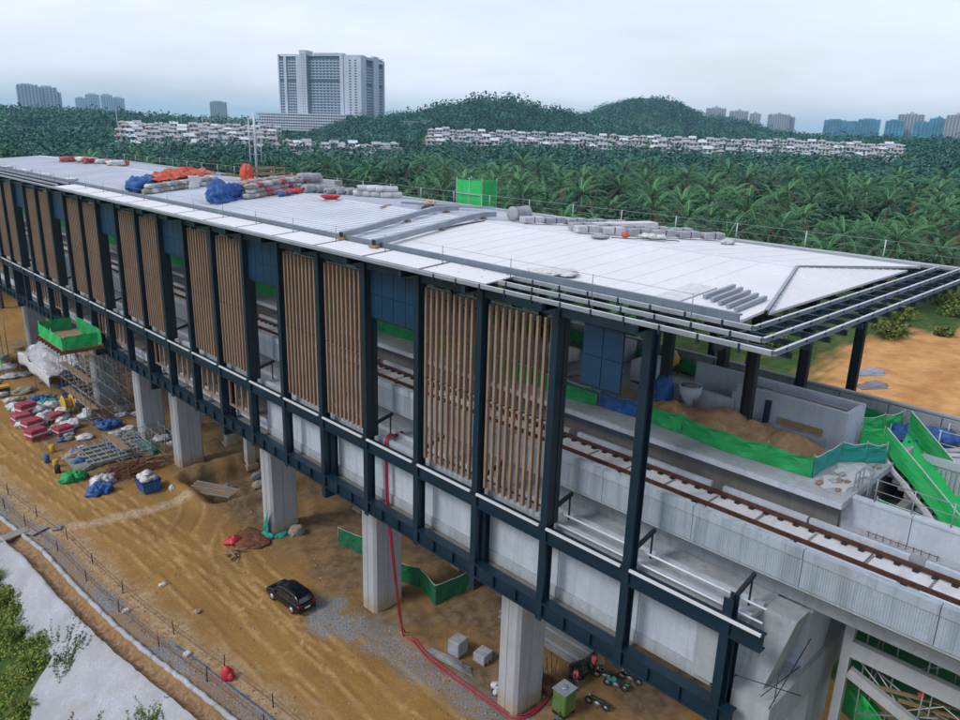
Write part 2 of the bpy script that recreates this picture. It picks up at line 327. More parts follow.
dk = np.maximum(dk, .8*sst(21.5, 24, X+wob)*sst(78, 84, Y+wob)*(1-sst(112, 122, Y)))
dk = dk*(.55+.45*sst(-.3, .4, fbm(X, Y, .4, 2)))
drn = np.exp(-((X-(bxY-1.05))/.6)**4)*(Y < 150)
RUT = [[(22.5,20),(23.6,34),(24.6,45),(24.4,58),(22.6,74),(20.5,90),(19,112),(18,140)],[(25.5,20),(26.0,36),(26.6,47),(25.6,60),(23.5,78),(21.6,96),(21.5,118),(23,145)],[(21.3,22),(22.2,40),(22.6,52),(22.0,66),(20.0,80),(18.2,95)],
  [(27.7,47),(27.6,53),(28.2,59),(30.2,64),(33.5,66.6),(37,67.4)],[(24.6,45),(25.6,54),(27.6,61),(31,65.4),(36,66)],[(25.2,52),(24.8,60),(25.6,66),(28.2,69),(29.5,72)],[(28,30),(28.4,38),(27.4,46)]]
rut = np.zeros_like(X); rutr = np.zeros_like(X)
for pts in RUT:
    dd = seg_d(X, Y, [tuple(p) for p in pts])+fbm(X, Y, .5, 3)*.12
    rut = np.maximum(rut, np.exp(-((np.abs(dd)-.85)/.17)**2)); rutr = np.maximum(rutr, np.exp(-((np.abs(dd)-1.22)/.14)**2))
rut = rut*(.35+.65*sst(-.3, .3, fbm(X, Y, .3, 21))); co = V.copy(); co[:, 2] += (-.05*rut+.035*rutr).ravel()
me.vertices.foreach_set('co', co.astype(np.float32).ravel())
for nme, a in (('rut', rut*.95), ('rutr', rutr*.85), ('gravel', gp), ('pale', rp), ('grass', gr), ('dark_ground', dk), ('drain', drn)): attr(me, nme, a)
def ground_mat():
    m = bpy.data.materials.new('earth'); m.use_nodes = True; t = m.node_tree; n = t.nodes; l = t.links; b = n['Principled BSDF']
    b.inputs['Roughness'].default_value = .95; b.inputs['Specular IOR Level'].default_value = .15
    pos = n.new('ShaderNodeNewGeometry').outputs['Position']
    def nz(sc, det=6, vec=None):
        q = n.new('ShaderNodeTexNoise'); q.inputs['Scale'].default_value = sc; q.inputs['Detail'].default_value = det; q.inputs['Roughness'].default_value = .62; l.new(vec or pos, q.inputs['Vector']); return q.outputs['Fac']
    def ramp(f, lo, hi):
        q = n.new('ShaderNodeMapRange'); q.inputs['From Min'].default_value = lo; q.inputs['From Max'].default_value = hi; l.new(f, q.inputs['Value']); return q.outputs['Result']
    def mixc(f, a, c):
        q = n.new('ShaderNodeMix'); q.data_type = 'RGBA'
        if isinstance(f, (int, float)): q.inputs['Factor'].default_value = f
        else: l.new(f, q.inputs['Factor'])
        for i, x in ((6, a), (7, c)):
            if isinstance(x, tuple): q.inputs[i].default_value = (*x, 1)
            else: l.new(x, q.inputs[i])
        return q.outputs[2]
    def at_(s):
        q = n.new('ShaderNodeAttribute'); q.attribute_name = s; return q.outputs['Fac']
    def mul(a, c):
        q = n.new('ShaderNodeMath'); q.operation = 'MULTIPLY'
        for i, x in enumerate((a, c)):
            if isinstance(x, (int, float)): q.inputs[i].default_value = x
            else: l.new(x, q.inputs[i])
        return q.outputs[0]
    mp = n.new('ShaderNodeMapping'); mp.inputs['Scale'].default_value = (1.5, .09, 1); mp.inputs['Rotation'].default_value = (0, 0, -.03); l.new(pos, mp.inputs['Vector'])
    c = mixc(ramp(nz(.16), .32, .68), (.200,.108,.030), (.315,.180,.050))
    c = mixc(mul(ramp(nz(1, 5, mp.outputs[0]), .50, .74), .28), c, (.37,.23,.085))       # tyre-swept lanes
    c = mixc(mul(ramp(nz(1.7, 5, mp.outputs[0]), .54, .70), .24), c, (.135,.070,.024))
    c = mixc(mul(ramp(nz(.45), .55, .72), .55), c, (.35,.205,.066))
    c = mixc(mul(ramp(nz(3.1, 8), .50, .66), .45), c, (.17,.10,.045)); c = mixc(mul(ramp(nz(9, 5), .52, .66), .35), c, (.38,.25,.11)); c = mixc(mul(ramp(nz(.7, 9), .54, .64), .4), c, (.19,.12,.06))
    c = mixc(mul(at_('rut'), ramp(nz(2.6), .25, .6)), c, (.15,.082,.030))
    c = mixc(mul(at_('rutr'), ramp(nz(2.0), .25, .6)), c, (.46,.30,.125))
    c = mixc(mul(ramp(nz(.08), .50, .62), .6), c, (.16,.098,.042))
    c = mixc(mul(at_('dark_ground'), .9), c, mixc(ramp(nz(1.1), .35, .65), (.075,.055,.040), (.20,.14,.085)))
    gcol = mixc(ramp(nz(9, 3), .35, .65), (.085,.095,.105), (.27,.28,.29))
    c = mixc(mul(at_('pale'), ramp(nz(2.2), .3, .6)), c, mixc(ramp(nz(5), .4, .65), (.34,.25,.16), (.46,.39,.30)))
    c = mixc(mul(at_('gravel'), ramp(nz(1.6), .28, .52)), c, gcol)
    c = mixc(mul(at_('drain'), .9), c, mixc(ramp(nz(2.5), .4, .62), (.13,.075,.042), (.27,.185,.12)))
    soil = mixc(ramp(nz(.25), .35, .65), (.36,.17,.055), (.52,.29,.115)); soil = mixc(mul(ramp(nz(.55), .5, .68), .5), soil, (.20,.10,.045))
    grs = mixc(ramp(nz(.9), .36, .66), (.022,.050,.012), (.050,.100,.020)); grs = mixc(mul(ramp(nz(.5), .50, .66), .6), grs, (.12,.095,.04))
    sx = n.new('ShaderNodeSeparateXYZ'); l.new(pos, sx.inputs[0])
    c = mixc(ramp(sx.outputs['X'], 55, 60), c, soil)
    c = mixc(ramp(at_('grass'), .35, .65), c, grs)
    l.new(c, b.inputs['Base Color'])
    bp = n.new('ShaderNodeBump'); bp.inputs['Strength'].default_value = .7; bp.inputs['Distance'].default_value = .12; l.new(nz(3.0, 10), bp.inputs['Height']); l.new(bp.outputs[0], b.inputs['Normal'])
    return m
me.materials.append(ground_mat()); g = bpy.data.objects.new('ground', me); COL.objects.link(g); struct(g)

def slope_lo(y): return float(np.interp(y, [44,48,52,54.5,57,64,71,80,95], [14,11.5,8.2,6.0,4.0,3.7,3.1,2.8,3.2]))+.35*math.sin(y*.83)
# pale geotextile sheet on the slope, with folds and a ragged lower edge
yy = np.arange(20, 150, .45); cols = 26; V = []; 
for y in yy:
    lo = slope_lo(y)+.6+.35*math.sin(y*2.3)-1.7
    for j in range(cols):
        e = 1.72+(lo)*j/(cols-1); x = float(bx(y))-e
        V.append((x, y, 0))
V = np.array(V); V[:, 2] = T(V[:, 0], V[:, 1])+.20+.10*fbm(V[:, 0]*1.0, V[:, 1], 1.3, 4)+.05*fbm(V[:, 0], V[:, 1], 3.7, 6)+.06*np.sin(V[:, 0]*3.1+V[:, 1]*.7+fbm(V[:, 0], V[:, 1], .6, 2)*3)
ii = np.arange(len(yy)*cols).reshape(len(yy), cols); Fs = np.stack([ii[:-1,:-1], ii[:-1,1:], ii[1:,1:], ii[1:,:-1]], -1).reshape(-1, 4)[:, ::-1]
me = bpy.data.meshes.new('slope_sheet'); np_mesh(me, V, Fs); me.polygons.foreach_set('use_smooth', np.ones(len(Fs), bool)); me.materials.append(MT['geotex'])
o = bpy.data.objects.new('slope_sheet', me); COL.objects.link(o); struct(o)
# rounded sheet-wrapped kerb beside the drain
b = MB()
for a in range(0, 38):
    y0 = 24+a*2.6; pts = [(float(bx(y0+t))-.12+.04*sin(y0*3+t*4), y0+t, .06+.03*sin(t*5+a)) for t in np.linspace(0, 2.58, 6)]
    b.path(pts, [.19,.21,.22,.22,.21,.19], 8)
struct(b.build('drain_kerb', MT['geotex']))
b = MB(); rr = random.Random(12)
for i in range(2600):
    y = rr.uniform(22,112); q = rr.random()
    x = float(bx(y))+rr.uniform(.2,2.6) if q < .45 else (rr.gauss(30.6,.9) if q < .68 and y < 46 else rr.uniform(float(bx(y))+2,36))
    s = rr.choice((.03,.04,.05,.07,.11))*rr.uniform(.7,1.3); z = Tz(x,y); a = rr.uniform(0,3)
    b.add([(x+s*cos(a),y+s*sin(a),z-.01),(x-s*sin(a),y+s*cos(a),z-.01),(x-s*cos(a)*.8,y-s*sin(a),z-.01),(x+s*sin(a),y-s*cos(a)*.9,z-.01),(x+s*.2,y,z+s*.9)],[(0,1,4),(1,2,4),(2,3,4),(3,0,4)],0 if i%3 else 1)
o = b.build('pebbles', [MT['rock'],MT['soil']]); struct(o, 'stuff'); o['label'] = 'stones and clods scattered over the yard'
# ================================================================== STATION
YB = 11.85; NB = 26; YE = YB+5*NB
st = thing('station_building', (26.5, YB, 13.6), 'long elevated steel station with white roof and brown slatted screens', 'station')
def colY(k): return YB+5*k
# --- columns: H sections
def hcol(x, y, z0, z1, dx=.62, dy=.40):
    b = MB(); b.box(x, x+.05, y-dy/2, y+dy/2, z0, z1); b.box(x+dx-.05, x+dx, y-dy/2, y+dy/2, z0, z1); b.box(x+.05, x+dx-.05, y-.03, y+.03, z0, z1)
    return b
for k in range(0, NB+1):
    wide = k % 3 == 0
    b = hcol(26.5, colY(k), 13.55 if not wide else 12.95, 30.2 if k else 19.9)
    if wide:
        y = colY(k); b.box(27.125, 27.165, y-.22, y+.22, 12.95, 18.2); b.box(27.165, 27.6, y-.05, y+.05, 12.95, 18.2); b.box(27.6, 27.64, y-.22, y+.22, 12.95, 18.2)
        b.box(26.55, 31.0, y-.20, y+.20, 12.90, 13.50)
    if k % 3 == 2: b.box(26.60, 27.45, colY(k)-.16, colY(k)+.16, 19.0, 29.8, 1)
    b.build('column', [MT['steel'], MT['steel_black']], st)
# --- girders
b = MB(); b.box(26.62, 26.70, YB-1.6, YE, 18.24, 18.86); b.box(26.46, 26.94, YB-1.6, YE, 18.18, 18.235); b.box(26.46, 26.94, YB-1.6, YE, 18.865, 18.92)
b.build('girder', MT['steel'], st)
b = MB(); b.box(26.66, 26.74, YB-.8, YE, 13.86, 14.62); b.box(26.44, 27.05, YB-.8, YE, 13.80, 13.855); b.box(26.44, 27.05, YB-.8, YE, 14.625, 14.68)
for k in range(1, 3*NB):
    if k % 3: b.box(26.5, 26.66, YB+k*5/3-.02, YB+k*5/3+.02, 13.86, 14.62)
b.build('girder', MT['steel'], st)
for k in range(NB):
    b = MB(); y0 = colY(k)+.25; y1 = colY(k+1)-.25
    b.box(26.38, 26.50, y0-(1.8 if k == 0 else 0), y1, 18.95, 19.06); b.build('handrail', MT['rail_white'], st)
# inner slender rails in the two open near bays
for z, x in ((18.98, 27.3), (19.5, 27.55)):
    b = MB(); b.tube((x, YB-1.2, z), (x, colY(2)-.3, z), .055, 6); b.build('handrail', MT['rail_white'], st)
b = MB(); b.box(26.62, 27.05, YB+5, YE, 29.86, 30.40); b.build('eaves_beam', MT['steel'], st)
# --- slatted screens, alternating two full bays and one open bay
def slats(z0, z1, n, seed=0, joint=True):
    b = MB(); rr = random.Random(seed)
    for i in range(n):
        y = .42+(4.16)*i/(n-1)+rr.uniform(-.012, .012); zt = z1+rr.uniform(-.03, .03)
        if joint:
            zm = (z0+z1)/2-.1
            b.box(-.085, .10, y-.074, y+.074, z0+rr.uniform(-.03, .03), zm-.02); b.box(-.085, .10, y-.074, y+.074, zm+.02, zt)
            b.box(-.05, .12, y-.045, y+.045, zm-.06, zm+.06, 1)
        else: b.box(-.07, .08, y-.09, y+.09, z0, zt)
    for z in ((z0+.35, (z0+z1)/2-.1, z1-.5) if joint else (z1-.25,)): b.box(.103, .16, .25, 4.75, z-.04, z+.04, 1)
    return b
scr_mesh = [slats(19.35, 29.55, 10, s).mesh('slat_screen', [MT['fin'], MT['steel_black']]) for s in range(3)]
lo_mesh = slats(15.75, 18.1, 5, 5, False).mesh('low_slat_screen', [MT['fin'], MT['steel_black']])
base = worldpos(st)
for k in range(2, NB):
    if k % 3 != 1:
        o = bpy.data.objects.new('slat_screen', scr_mesh[k % 3]); COL.objects.link(o); o.parent = st; o.location = Vector((26.92, colY(k), 0))-base
for k in (8, 9, 10, 11, 13, 14, 17, 18, 19):
    o = bpy.data.objects.new('low_slat_screen', lo_mesh); COL.objects.link(o); o.parent = st; o.location = Vector((27.15, colY(k), 0))-base
    b = MB(); b.box(27.05, 27.20, colY(k)+.28, colY(k+1)-.28, 15.55, 15.70); b.build('sill', MT['fin'], st)
# --- blue cladding hung in the open bays
for k in range(1, NB, 3):
    b = MB(); y0 = colY(k)+.3; wc = 4.4/4
    for i in range(4):
        if k == 1 and i not in (1, 2): continue
        for j in range(2): b.box(26.88, 26.93, y0+i*wc+.02, y0+(i+1)*wc-.02, 26.92+j*1.43+.02, 26.92+(j+1)*1.43-.02)
    ya, yb = (y0+wc, y0+3*wc) if k == 1 else (y0, y0+4.4)
    b.box(26.935, 26.98, ya, yb, 26.90, 29.80, 1)
    b.box(26.99, 27.04, colY(k)+.24, colY(k+1)-.24, 26.80, 26.90, 1)
    b.build('blue_cladding', [MT['blue_panel'], MT['steel_black']], st)
for z in (26.6, 25.0) : 
    b = MB(); b.box(27.0, 27.06, colY(1)+.24, colY(2)-.24, z-.05, z+.05); b.build('bracing_rail', MT['steel'], st)
# --- walkway slab, precast wall panels, brackets
b = MB(); b.box(27.62, 30.4, YB-.5, YE, 18.42, 18.62); b.build('walkway_slab', MT['conc'], st)
b = MB(); b.box(27.64, 27.9, YB-.5, YE, 18.62, 18.80); b.box(28.9, 29.05, YB-.5, YE, 18.62, 18.82); b.build('kerb', MT['conc_lt'], st)
for k in range(0, 8):
    y0 = colY(k)+.02; y1 = colY(k+1)-.02
    if k == 0: y0 = YB-.2+1.1
    b = MB(); b.box(27.95, 28.12, y0, y1, 14.95, 18.40); b.build('wall_panel', MT['conc_lt'], st)
    b = MB(); b.box(27.85, 28.2, y0, y1, 14.30, 14.93); b.build('plinth', MT['conc'], st)
for k in range(8, NB):
    b = MB(); b.box(27.9, 28.05, colY(k)+.02, colY(k+1)-.02, 14.5, 15.3); b.build('low_wall', MT['conc_lt'], st)
b = MB(); b.box(27.6, 47, colY(1), YE, 13.95, 14.25); b.build('concourse_slab', MT['conc_dk'], st)
for k in range(9, NB, 1):
    b = MB(); b.box(33.2, 33.5, colY(k)+.1, colY(k+1)-.1, 14.26, 17.4, k % 3 == 1); b.build('inner_wall', [MT['conc'], MT['green_dk']], st)
for k in range(0, NB+1):
    y = colY(k)
    b = MB(); b.bar((27.1, y, 19.72), (28.72, y, 20.12), .14, .2); b.bar((28.55, y, 18.65), (28.55, y, 20.0), .07, .07); b.build('bracket', MT['steel_black'], st)
# --- inner columns and rafters
for x in (36.6, 43.2, 50.5):
    for j in range(1, NB+1, 2):
        y = colY(j) if x != 50.5 else colY(j)-.4
        b = MB(); zt = 30.35; zb = 22.9 if x < 50 else 8; b.box(x-.2, x+.2, y-.28, y-.22, zb, zt); b.box(x-.2, x+.2, y+.22, y+.28, zb, zt); b.box(x-.03, x+.03, y-.22, y+.22, zb, zt); b.build('column', MT['steel_black'], st)
b = MB(); b.box(42.9, 43.5, colY(2)-.28, colY(2)+.28, 21.2, 30.2); b.build('column', MT['steel_black'], st)
ZE, ZR, XR = 31.02, 31.72, 38.7          # eaves height, ridge height, ridge x
def zroof(x): return ZR-(ZR-ZE)*abs(x-XR)/10.9
for k in range(0, NB+1):
    if k == 0: continue
    y = colY(k)
    b = MB()
    b.hexa([(25.6,y-.12,30.28),(38.7,y-.12,30.75),(38.7,y+.12,30.75),(25.6,y+.12,30.28),(25.6,y-.12,30.70),(38.7,y-.12,31.45),(38.7,y+.12,31.45),(25.6,y+.12,30.70)])
    b.hexa([(38.7,y-.12,30.75),(51.8,y-.12,30.28),(51.8,y+.12,30.28),(38.7,y+.12,30.75),(38.7,y-.12,31.45),(51.8,y-.12,30.70),(51.8,y+.12,30.70),(38.7,y+.12,31.45)])
    b.build('rafter', MT['steel'], st)
b = MB(); b.box(25.7,51.7,13.25,13.45,30.30,30.72); b.build('rafter', MT['steel'], st)
# edge outriggers carrying the end purlins
for i, x in enumerate(np.arange(26.4, 52, 1.68)):
    b = MB(); b.box(x-.06, x+.06, 10.75, 13.6+(1.6 if i % 2 else 0), 30.44, 30.67); b.build('outrigger', MT['steel'], st)
# knee plates at the front row of columns
for k in range(1, NB+1):
    y = colY(k); b = MB(); b.box(25.35, 26.5, y-.12, y+.12, 30.25, 30.60); b.build('outrigger', MT['steel'], st)
# --- roof sheets
YS = 13.55; YM = 38.8    # sheet start, membrane / ribbed boundary
roof = MB()
def slab(b, pts, th, m=0):
    b.hexa([(p[0], p[1], p[2]-th) for p in pts]+list(pts), m) if len(pts) == 4 else None
X0, X1 = 27.95, 49.6; YA = 16.2
b = MB()
slab(b, [(X0,YS+.1,zroof(X0)),(30.0,YS+.1,zroof(30)),(XR,YA,ZR),(X0,YA,zroof(X0))], .12)
slab(b, [(X0,YA,zroof(X0)),(XR,YA,ZR),(XR,YM,ZR),(X0,YM,zroof(X0))], .12)
slab(b, [(XR,YA,ZR),(X1,YS+.1,zroof(X1)),(X1,YM,zroof(X1)),(XR,YM,ZR)], .12)
for i in range(14):
    y = 18.0+1.5*i; rr_ = .02*sin(i*5)
    for xa, xb in ((X0+.1, XR-.1), (XR+.1, X1-.1)): b.hexa([(xa,y-.03+rr_,zroof(xa)+.001),(xb,y-.03-rr_,zroof(xb)+.001),(xb,y+.03-rr_,zroof(xb)+.001),(xa,y+.03+rr_,zroof(xa)+.001),(xa,y-.025+rr_,zroof(xa)+.014),(xb,y-.025-rr_,zroof(xb)+.014),(xb,y+.025-rr_,zroof(xb)+.014),(xa,y+.025+rr_,zroof(xa)+.014)], 1)
for x in (): b.hexa([(x-.03,17.2,zroof(x-.03)+.002),(x+.03,17.2,zroof(x+.03)+.002),(x+.03,YM,zroof(x+.03)+.002),(x-.03,YM,zroof(x-.03)+.002),(x-.03,17.2,zroof(x-.03)+.016),(x+.03,17.2,zroof(x+.03)+.016),(x+.03,YM,zroof(x+.03)+.016),(x-.03,YM,zroof(x-.03)+.016)], 1)
b.build('roof_membrane', [MT['roof'], MT['seam']], st)
b = MB(); b.add([(30.25,YS,ZE+.02),(47.4,YS,ZE+.02),(XR+.15,YA-.12,ZR-.03),(XR-.15,YA-.12,ZR-.03)],[(0,1,2,3)]); b.add([(30.25,YS,ZE-.09),(47.4,YS,ZE-.09),(XR+.15,YA-.12,ZR-.12),(XR-.15,YA-.12,ZR-.12)],[(3,2,1,0)])
b.add([(30.25,YS,ZE+.02),(47.4,YS,ZE+.02),(47.4,YS,ZE-.09),(30.25,YS,ZE-.09)],[(3,2,1,0)])
for i, x in enumerate(np.arange(30.8, 47, .6)):
    f = min((x-30.25)/(XR-30.25), (47.4-x)/(47.4-XR)); z1 = ZE+.02+(ZR-ZE-.05)*f
    b.hexa([(x-.025,YS,ZE+.021),(x+.025,YS,ZE+.021),(x+.025,YS+(YA-.12-YS)*f,z1),(x-.025,YS+(YA-.12-YS)*f,z1),(x-.02,YS,ZE+.055),(x+.02,YS,ZE+.055),(x+.02,YS+(YA-.12-YS)*f,z1+.035),(x-.02,YS+(YA-.12-YS)*f,z1+.035)])
b.build('hip_sheet', MT['roof'], st)
b = MB(); b.bar((29.95,YS-.05,zroof(29.95)+.05),(XR,YA,ZR+.05),.14,.05); b.bar((XR,YA,ZR+.05),(47.6,YS-.05,zroof(47.6)+.05),.14,.05); b.build('hip_flashing', MT['galv'], st)
b = MB(); b.box(X0,X0+3.6,15.0,17.6,zroof(X0)+.004,zroof(X0)+.012)
b = MB()
slab(b, [(X0,YM,zroof(X0)),(XR,YM,ZR),(XR,YE+1,ZR),(X0,YE+1,zroof(X0))], .10)
slab(b, [(XR,YM,ZR),(X1,YM,zroof(X1)),(X1,YE+1,zroof(X1)),(XR,YE+1,ZR)], .10)
for i in range(int((YE+1-YM)/.75)):
    y = YM+.4+.75*i
    for xa, xb in ((X0, XR), (XR, X1)):
        za, zb = zroof(xa), zroof(xb)
        b.hexa([(xa,y-.035,za),(xb,y-.035,zb),(xb,y+.035,zb),(xa,y+.035,za),(xa,y-.02,za+.05),(xb,y-.02,zb+.05),(xb,y+.02,zb+.05),(xa,y+.02,za+.05)])
b.build('ribbed_roof_sheet', MT['roof_rib'], st)
b = MB(); b.bar((XR,YA,ZR+.02),(XR,YE+1,ZR+.02),.35,.05); b.build('ridge_cap', MT['roof_rib'], st)
b = MB(); b.bar((X0,YM,zroof(X0)+.05),(XR,YM+.05,ZR+.05),.12,.05); b.build('edge_trim', MT['steel'], st)
# unfinished strip where five sheets are still missing near the corner
for i in range(5):
    y = 14.35+i*.5; b = MB(); xa = 28.9+.25*i; b.bar((xa,y,zroof(xa)+.13),(xa+2.6,y,zroof(xa+2.6)+.13),.16,.16); b.build('loose_purlin', MT['galv'], st)
b = MB(); xa=28.6; b.hexa([(xa,16.9,zroof(xa)+.02),(xa+3.4,16.9,zroof(xa+3.4)+.02),(xa+3.4,18.2,zroof(xa+3.4)+.02),(xa,18.2,zroof(xa)+.02),(xa,16.9,zroof(xa)+.06),(xa+3.4,16.9,zroof(xa+3.4)+.06),(xa+3.4,18.2,zroof(xa+3.4)+.06),(xa,18.2,zroof(xa)+.06)]); b.build('loose_roof_sheet', MT['white'], st)
# --- gutter upstands, purlins and eave panels
b = MB(); b.box(27.66,27.74,YS,YE+1,30.96,31.36); b.box(27.74,27.945,YS,YE+1,31.28,31.34); b.box(27.62,27.655,YS,YE+1,30.90,31.0); b.build('gutter', MT['gutter'], st)
b = MB(); b.box(49.62,49.75,YS,YE+1,30.85,31.10); b.build('gutter', MT['galv'], st)
def purl(p, q):
    b = MB(); p = Vector(p); q = Vector(q); d = (q-p).normalized(); a = d.cross(Vector((0,0,1)))
    b.bar(p, q, .03, .16, 1); b.bar(p+a*.07+Vector((0,0,.085)), q+a*.07+Vector((0,0,.085)), .12, .02); b.bar(p+a*.06-Vector((0,0,.085)), q+a*.06-Vector((0,0,.085)), .14, .02, 1)
    return b
for i in range(3):
    x = 25.2+1.08*i; z = 30.80+.09*i; y = 11.0+.93*i; x2 = 52.2-.95*i
    purl((x, y, z), (x, colY(4)-3.5 if i else YE+1, z)).build('purlin', [MT['galv_lt'], MT['galv']], st)
    if i: purl((x, colY(16), z), (x, YE+1, z)).build('purlin', [MT['galv_lt'], MT['galv']], st)
    purl((x+.1, y, z), (x2, y, z)).build('purlin', [MT['galv_lt'], MT['galv']], st)
    purl((x2, y+.1, z), (x2, YE+1, z)).build('purlin', [MT['galv_lt'], MT['galv']], st)
    for yy_ in np.arange(y+1.2, 30, 1.67): 
        b = MB(); b.box(x-.06, x+.06, yy_-.05, yy_+.05, z-.24, z-.10); b.box(x-.04,x-.02,yy_-.04,yy_+.04,z-.10,z+.12); b.build('cleat', MT['steel'], st)
    for xx_ in np.arange(26.4+1.68*i*.5, x2, 1.68): 
        b = MB(); b.box(xx_-.05, xx_+.05, y-.06, y+.06, z-.24, z-.10); b.box(xx_-.04,xx_+.04,y-.045,y-.02,z-.10,z+.12); b.build('cleat', MT['steel'], st)
for k in range(3, 16):
    y0, y1 = colY(k)-1.6+.15, colY(k+1)-1.6-.15
    b = MB(); b.hexa([(25.32,y0,30.86),(27.5,y0,31.02),(27.5,y1,31.02),(25.32,y1,30.86),(25.32,y0,30.92),(27.5,y0,31.08),(27.5,y1,31.08),(25.32,y1,30.92)]); b.build('eave_panel', MT['roof'], st)
    b = MB(); b.hexa([(25.3,y0-.05,30.83),(25.318,y0-.05,30.83),(25.318,y1+.05,30.83),(25.3,y1+.05,30.83),(25.3,y0-.05,30.95),(25.318,y0-.05,30.95),(25.318,y1+.05,30.95),(25.3,y1+.05,30.95)]); b.build('eave_trim', MT['galv'], st)
# --- lifeline posts
for k in range(1, NB+1):
    b = MB(); b.tube((27.0,colY(k)-1.6,31.0),(27.0,colY(k)-1.6,32.0),.025,6); b.build('lifeline_post', MT['galv'], st)
b = MB(); b.tube((27.0,colY(1)-1.6,31.95),(27.0,YE,31.95),.008,4); b.build('lifeline_cable', MT['galv'], st)
for k in range(0, NB+1):
    b = MB(); y = 11.3+5*k; b.tube((51.6,y,30.8),(51.6,y,32.1),.04,6); b.build('lifeline_post', MT['galv_lt'], st)
b = MB(); b.tube((51.6,11.3,32.05),(51.6,YE,32.05),.018,4); b.tube((51.6,11.3,31.5),(51.6,YE,31.5),.012,4); b.build('lifeline_cable', MT['galv'], st)

# ================================================================== VIADUCT, TRACK, PLATFORM
vd = thing('railway_viaduct', (28.6, -20, 18), 'grey concrete viaduct with ribbed parapet carrying the track', 'viaduct')
VY0 = -20
y = VY0
while y < YE:
    b = MB(); y1 = y+4.97; b.box(28.66, 28.88, y, y1, 20.42, 22.02); b.box(28.60, 28.95, y, y1, 21.72, 22.14)
    for i in range(46): 
        yy_ = y+.1+i*.104; b.box(28.646, 28.66, yy_, yy_+.05, 20.46, 21.70)
    b.build('parapet_wall', MT['conc_rib'], vd); y += 5.0
b = MB(); b.box(28.75, 34.2, VY0, YE, 20.25, 20.41); b.build('deck_slab', MT['conc'], vd)
b = MB(); b.prof_y([(28.9,20.24),(30.2,19.3),(30.4,18.63),(33.4,18.63),(33.6,20.24)], VY0, YE); b.build('box_girder', MT['conc'], vd)
b = MB(); b.box(29.05, 29.8, VY0, YE, 20.42, 21.66); b.box(32.25, 33.0, VY0, YE, 20.42, 21.1); b.box(33.02, 33.5, VY0, 10, 20.42, 21.5); b.build('cable_ledge', MT['conc'], vd)
y = VY0+.6
while y < 9.6:
    b = MB(); b.box(33.55, 33.85, y, y+2.97, 20.42, 22.75); b.box(33.50, 33.90, y, y+2.97, 22.75, 22.86); b.build('inner_parapet', MT['conc_lt'], vd); y += 3
b = MB(); b.box(44.72, 44.84, VY0, YE, 20.3, 24.0)
for i in range(60): yv = VY0+2.7*i; b.box(44.62, 44.715, yv+.03, yv+2.67, 20.3, 23.94)
b.box(44.58, 44.88, VY0, YE, 24.005, 24.12); b.build('outer_parapet', MT['conc'], vd)
b = MB(); b.box(39, 45, VY0, YE, 19.6, 20.2); b.prof_y([(40,19.595),(41,17.6),(43.5,17.6),(44.5,19.595)], VY0, YE); b.build('deck_slab', MT['conc'], vd)

tr = thing('railway_track', (30.85, -20, 21.3), 'new railway track with rusty rails on pale concrete plinths', 'track')
for x in (30.12, 31.60):
    b = MB(); b.box(x-.035, x+.035, VY0, YE, 21.66, 21.80); b.box(x-.075, x+.075, VY0, YE, 21.62, 21.66); b.box(x-.012,x+.012,VY0,YE,21.6,21.7); b.build('rail', MT['rail'], tr)
y = VY0
while y < YE: b = MB(); b.box(29.82, 32.02, y, y+4.66, 20.42, 21.55); b.build('plinth', MT['plinth'], tr); y += 4.72
for x in (30.12, 31.60):
    for i in range(49): b = MB(); y = 3+.7*i; b.box(x-.22, x+.22, y, y+.22, 21.552, 21.64); b.build('rail_fastening', MT['steel_black'], tr)
b = MB()
for i in range(int((100-37.4)/.7)):
    for x in (30.12, 31.60): y = 37.4+.7*i; b.box(x-.22, x+.22, y, y+.22, 21.552, 21.64)
struct(b.build('rail_fastening', MT['steel_black'], tr), 'stuff')
y = VY0; i = 0
while y < YE:
    b = MB(); b.box(29.36, 29.62, y, y+3.9, 21.67, 21.84); b.build('cable_trough', MT['galv_lt'], tr); b = MB(); b.box(31.98, 32.2, y+.3, y+4.4, 21.55, 21.86); b.build('cable_trough', MT['conc_lt'], tr); y += 4.72 if i % 2 else 4.2; i += 1
for i in range(24): b = MB(); b.box(30.3, 31.45, -6+2.36*i, -6+2.36*i+.10, 21.555, 21.575); b.build('joint', MT['conc_dk'], tr)

pf = thing('station_platform', (38.5, 10, 20.4), 'raw concrete station platform between the tracks, littered with sand', 'platform')
b = MB(); b.box(32.42, 44.5, 10.05, YE, 22.58, 22.90); b.build('slab', MT['conc'], pf)
b = MB(); b.box(33.3, 44.3, 10.4, YE, 20.42, 22.57); b.build('base_wall', MT['conc_dk'], pf)
b = MB(); b.box(32.36, 32.42, 10.05, YE, 22.60, 22.86); b.build('platform_edge', MT['conc_lt'], pf)
# dust and mortar spread thinly on the end of the slab
b = MB(); n = 22
for (cx_, cy_, r_, s) in ((34.4, 11.0, 1.1, 1), (36.2, 11.1, 1.2, 2)):
    b.prism([(cx_+r_*(1+.3*sin(3*t+s)+.18*sin(7*t))*cos(t), min(max(cy_+r_*.6*(1+.25*sin(5*t+s))*sin(t),10.1),12.0)) for t in np.linspace(0, 2*pi, n, endpoint=False)], 22.904+.004*s, 22.915+.004*s)
b.build('mortar_spill', MT['plinth'], pf)

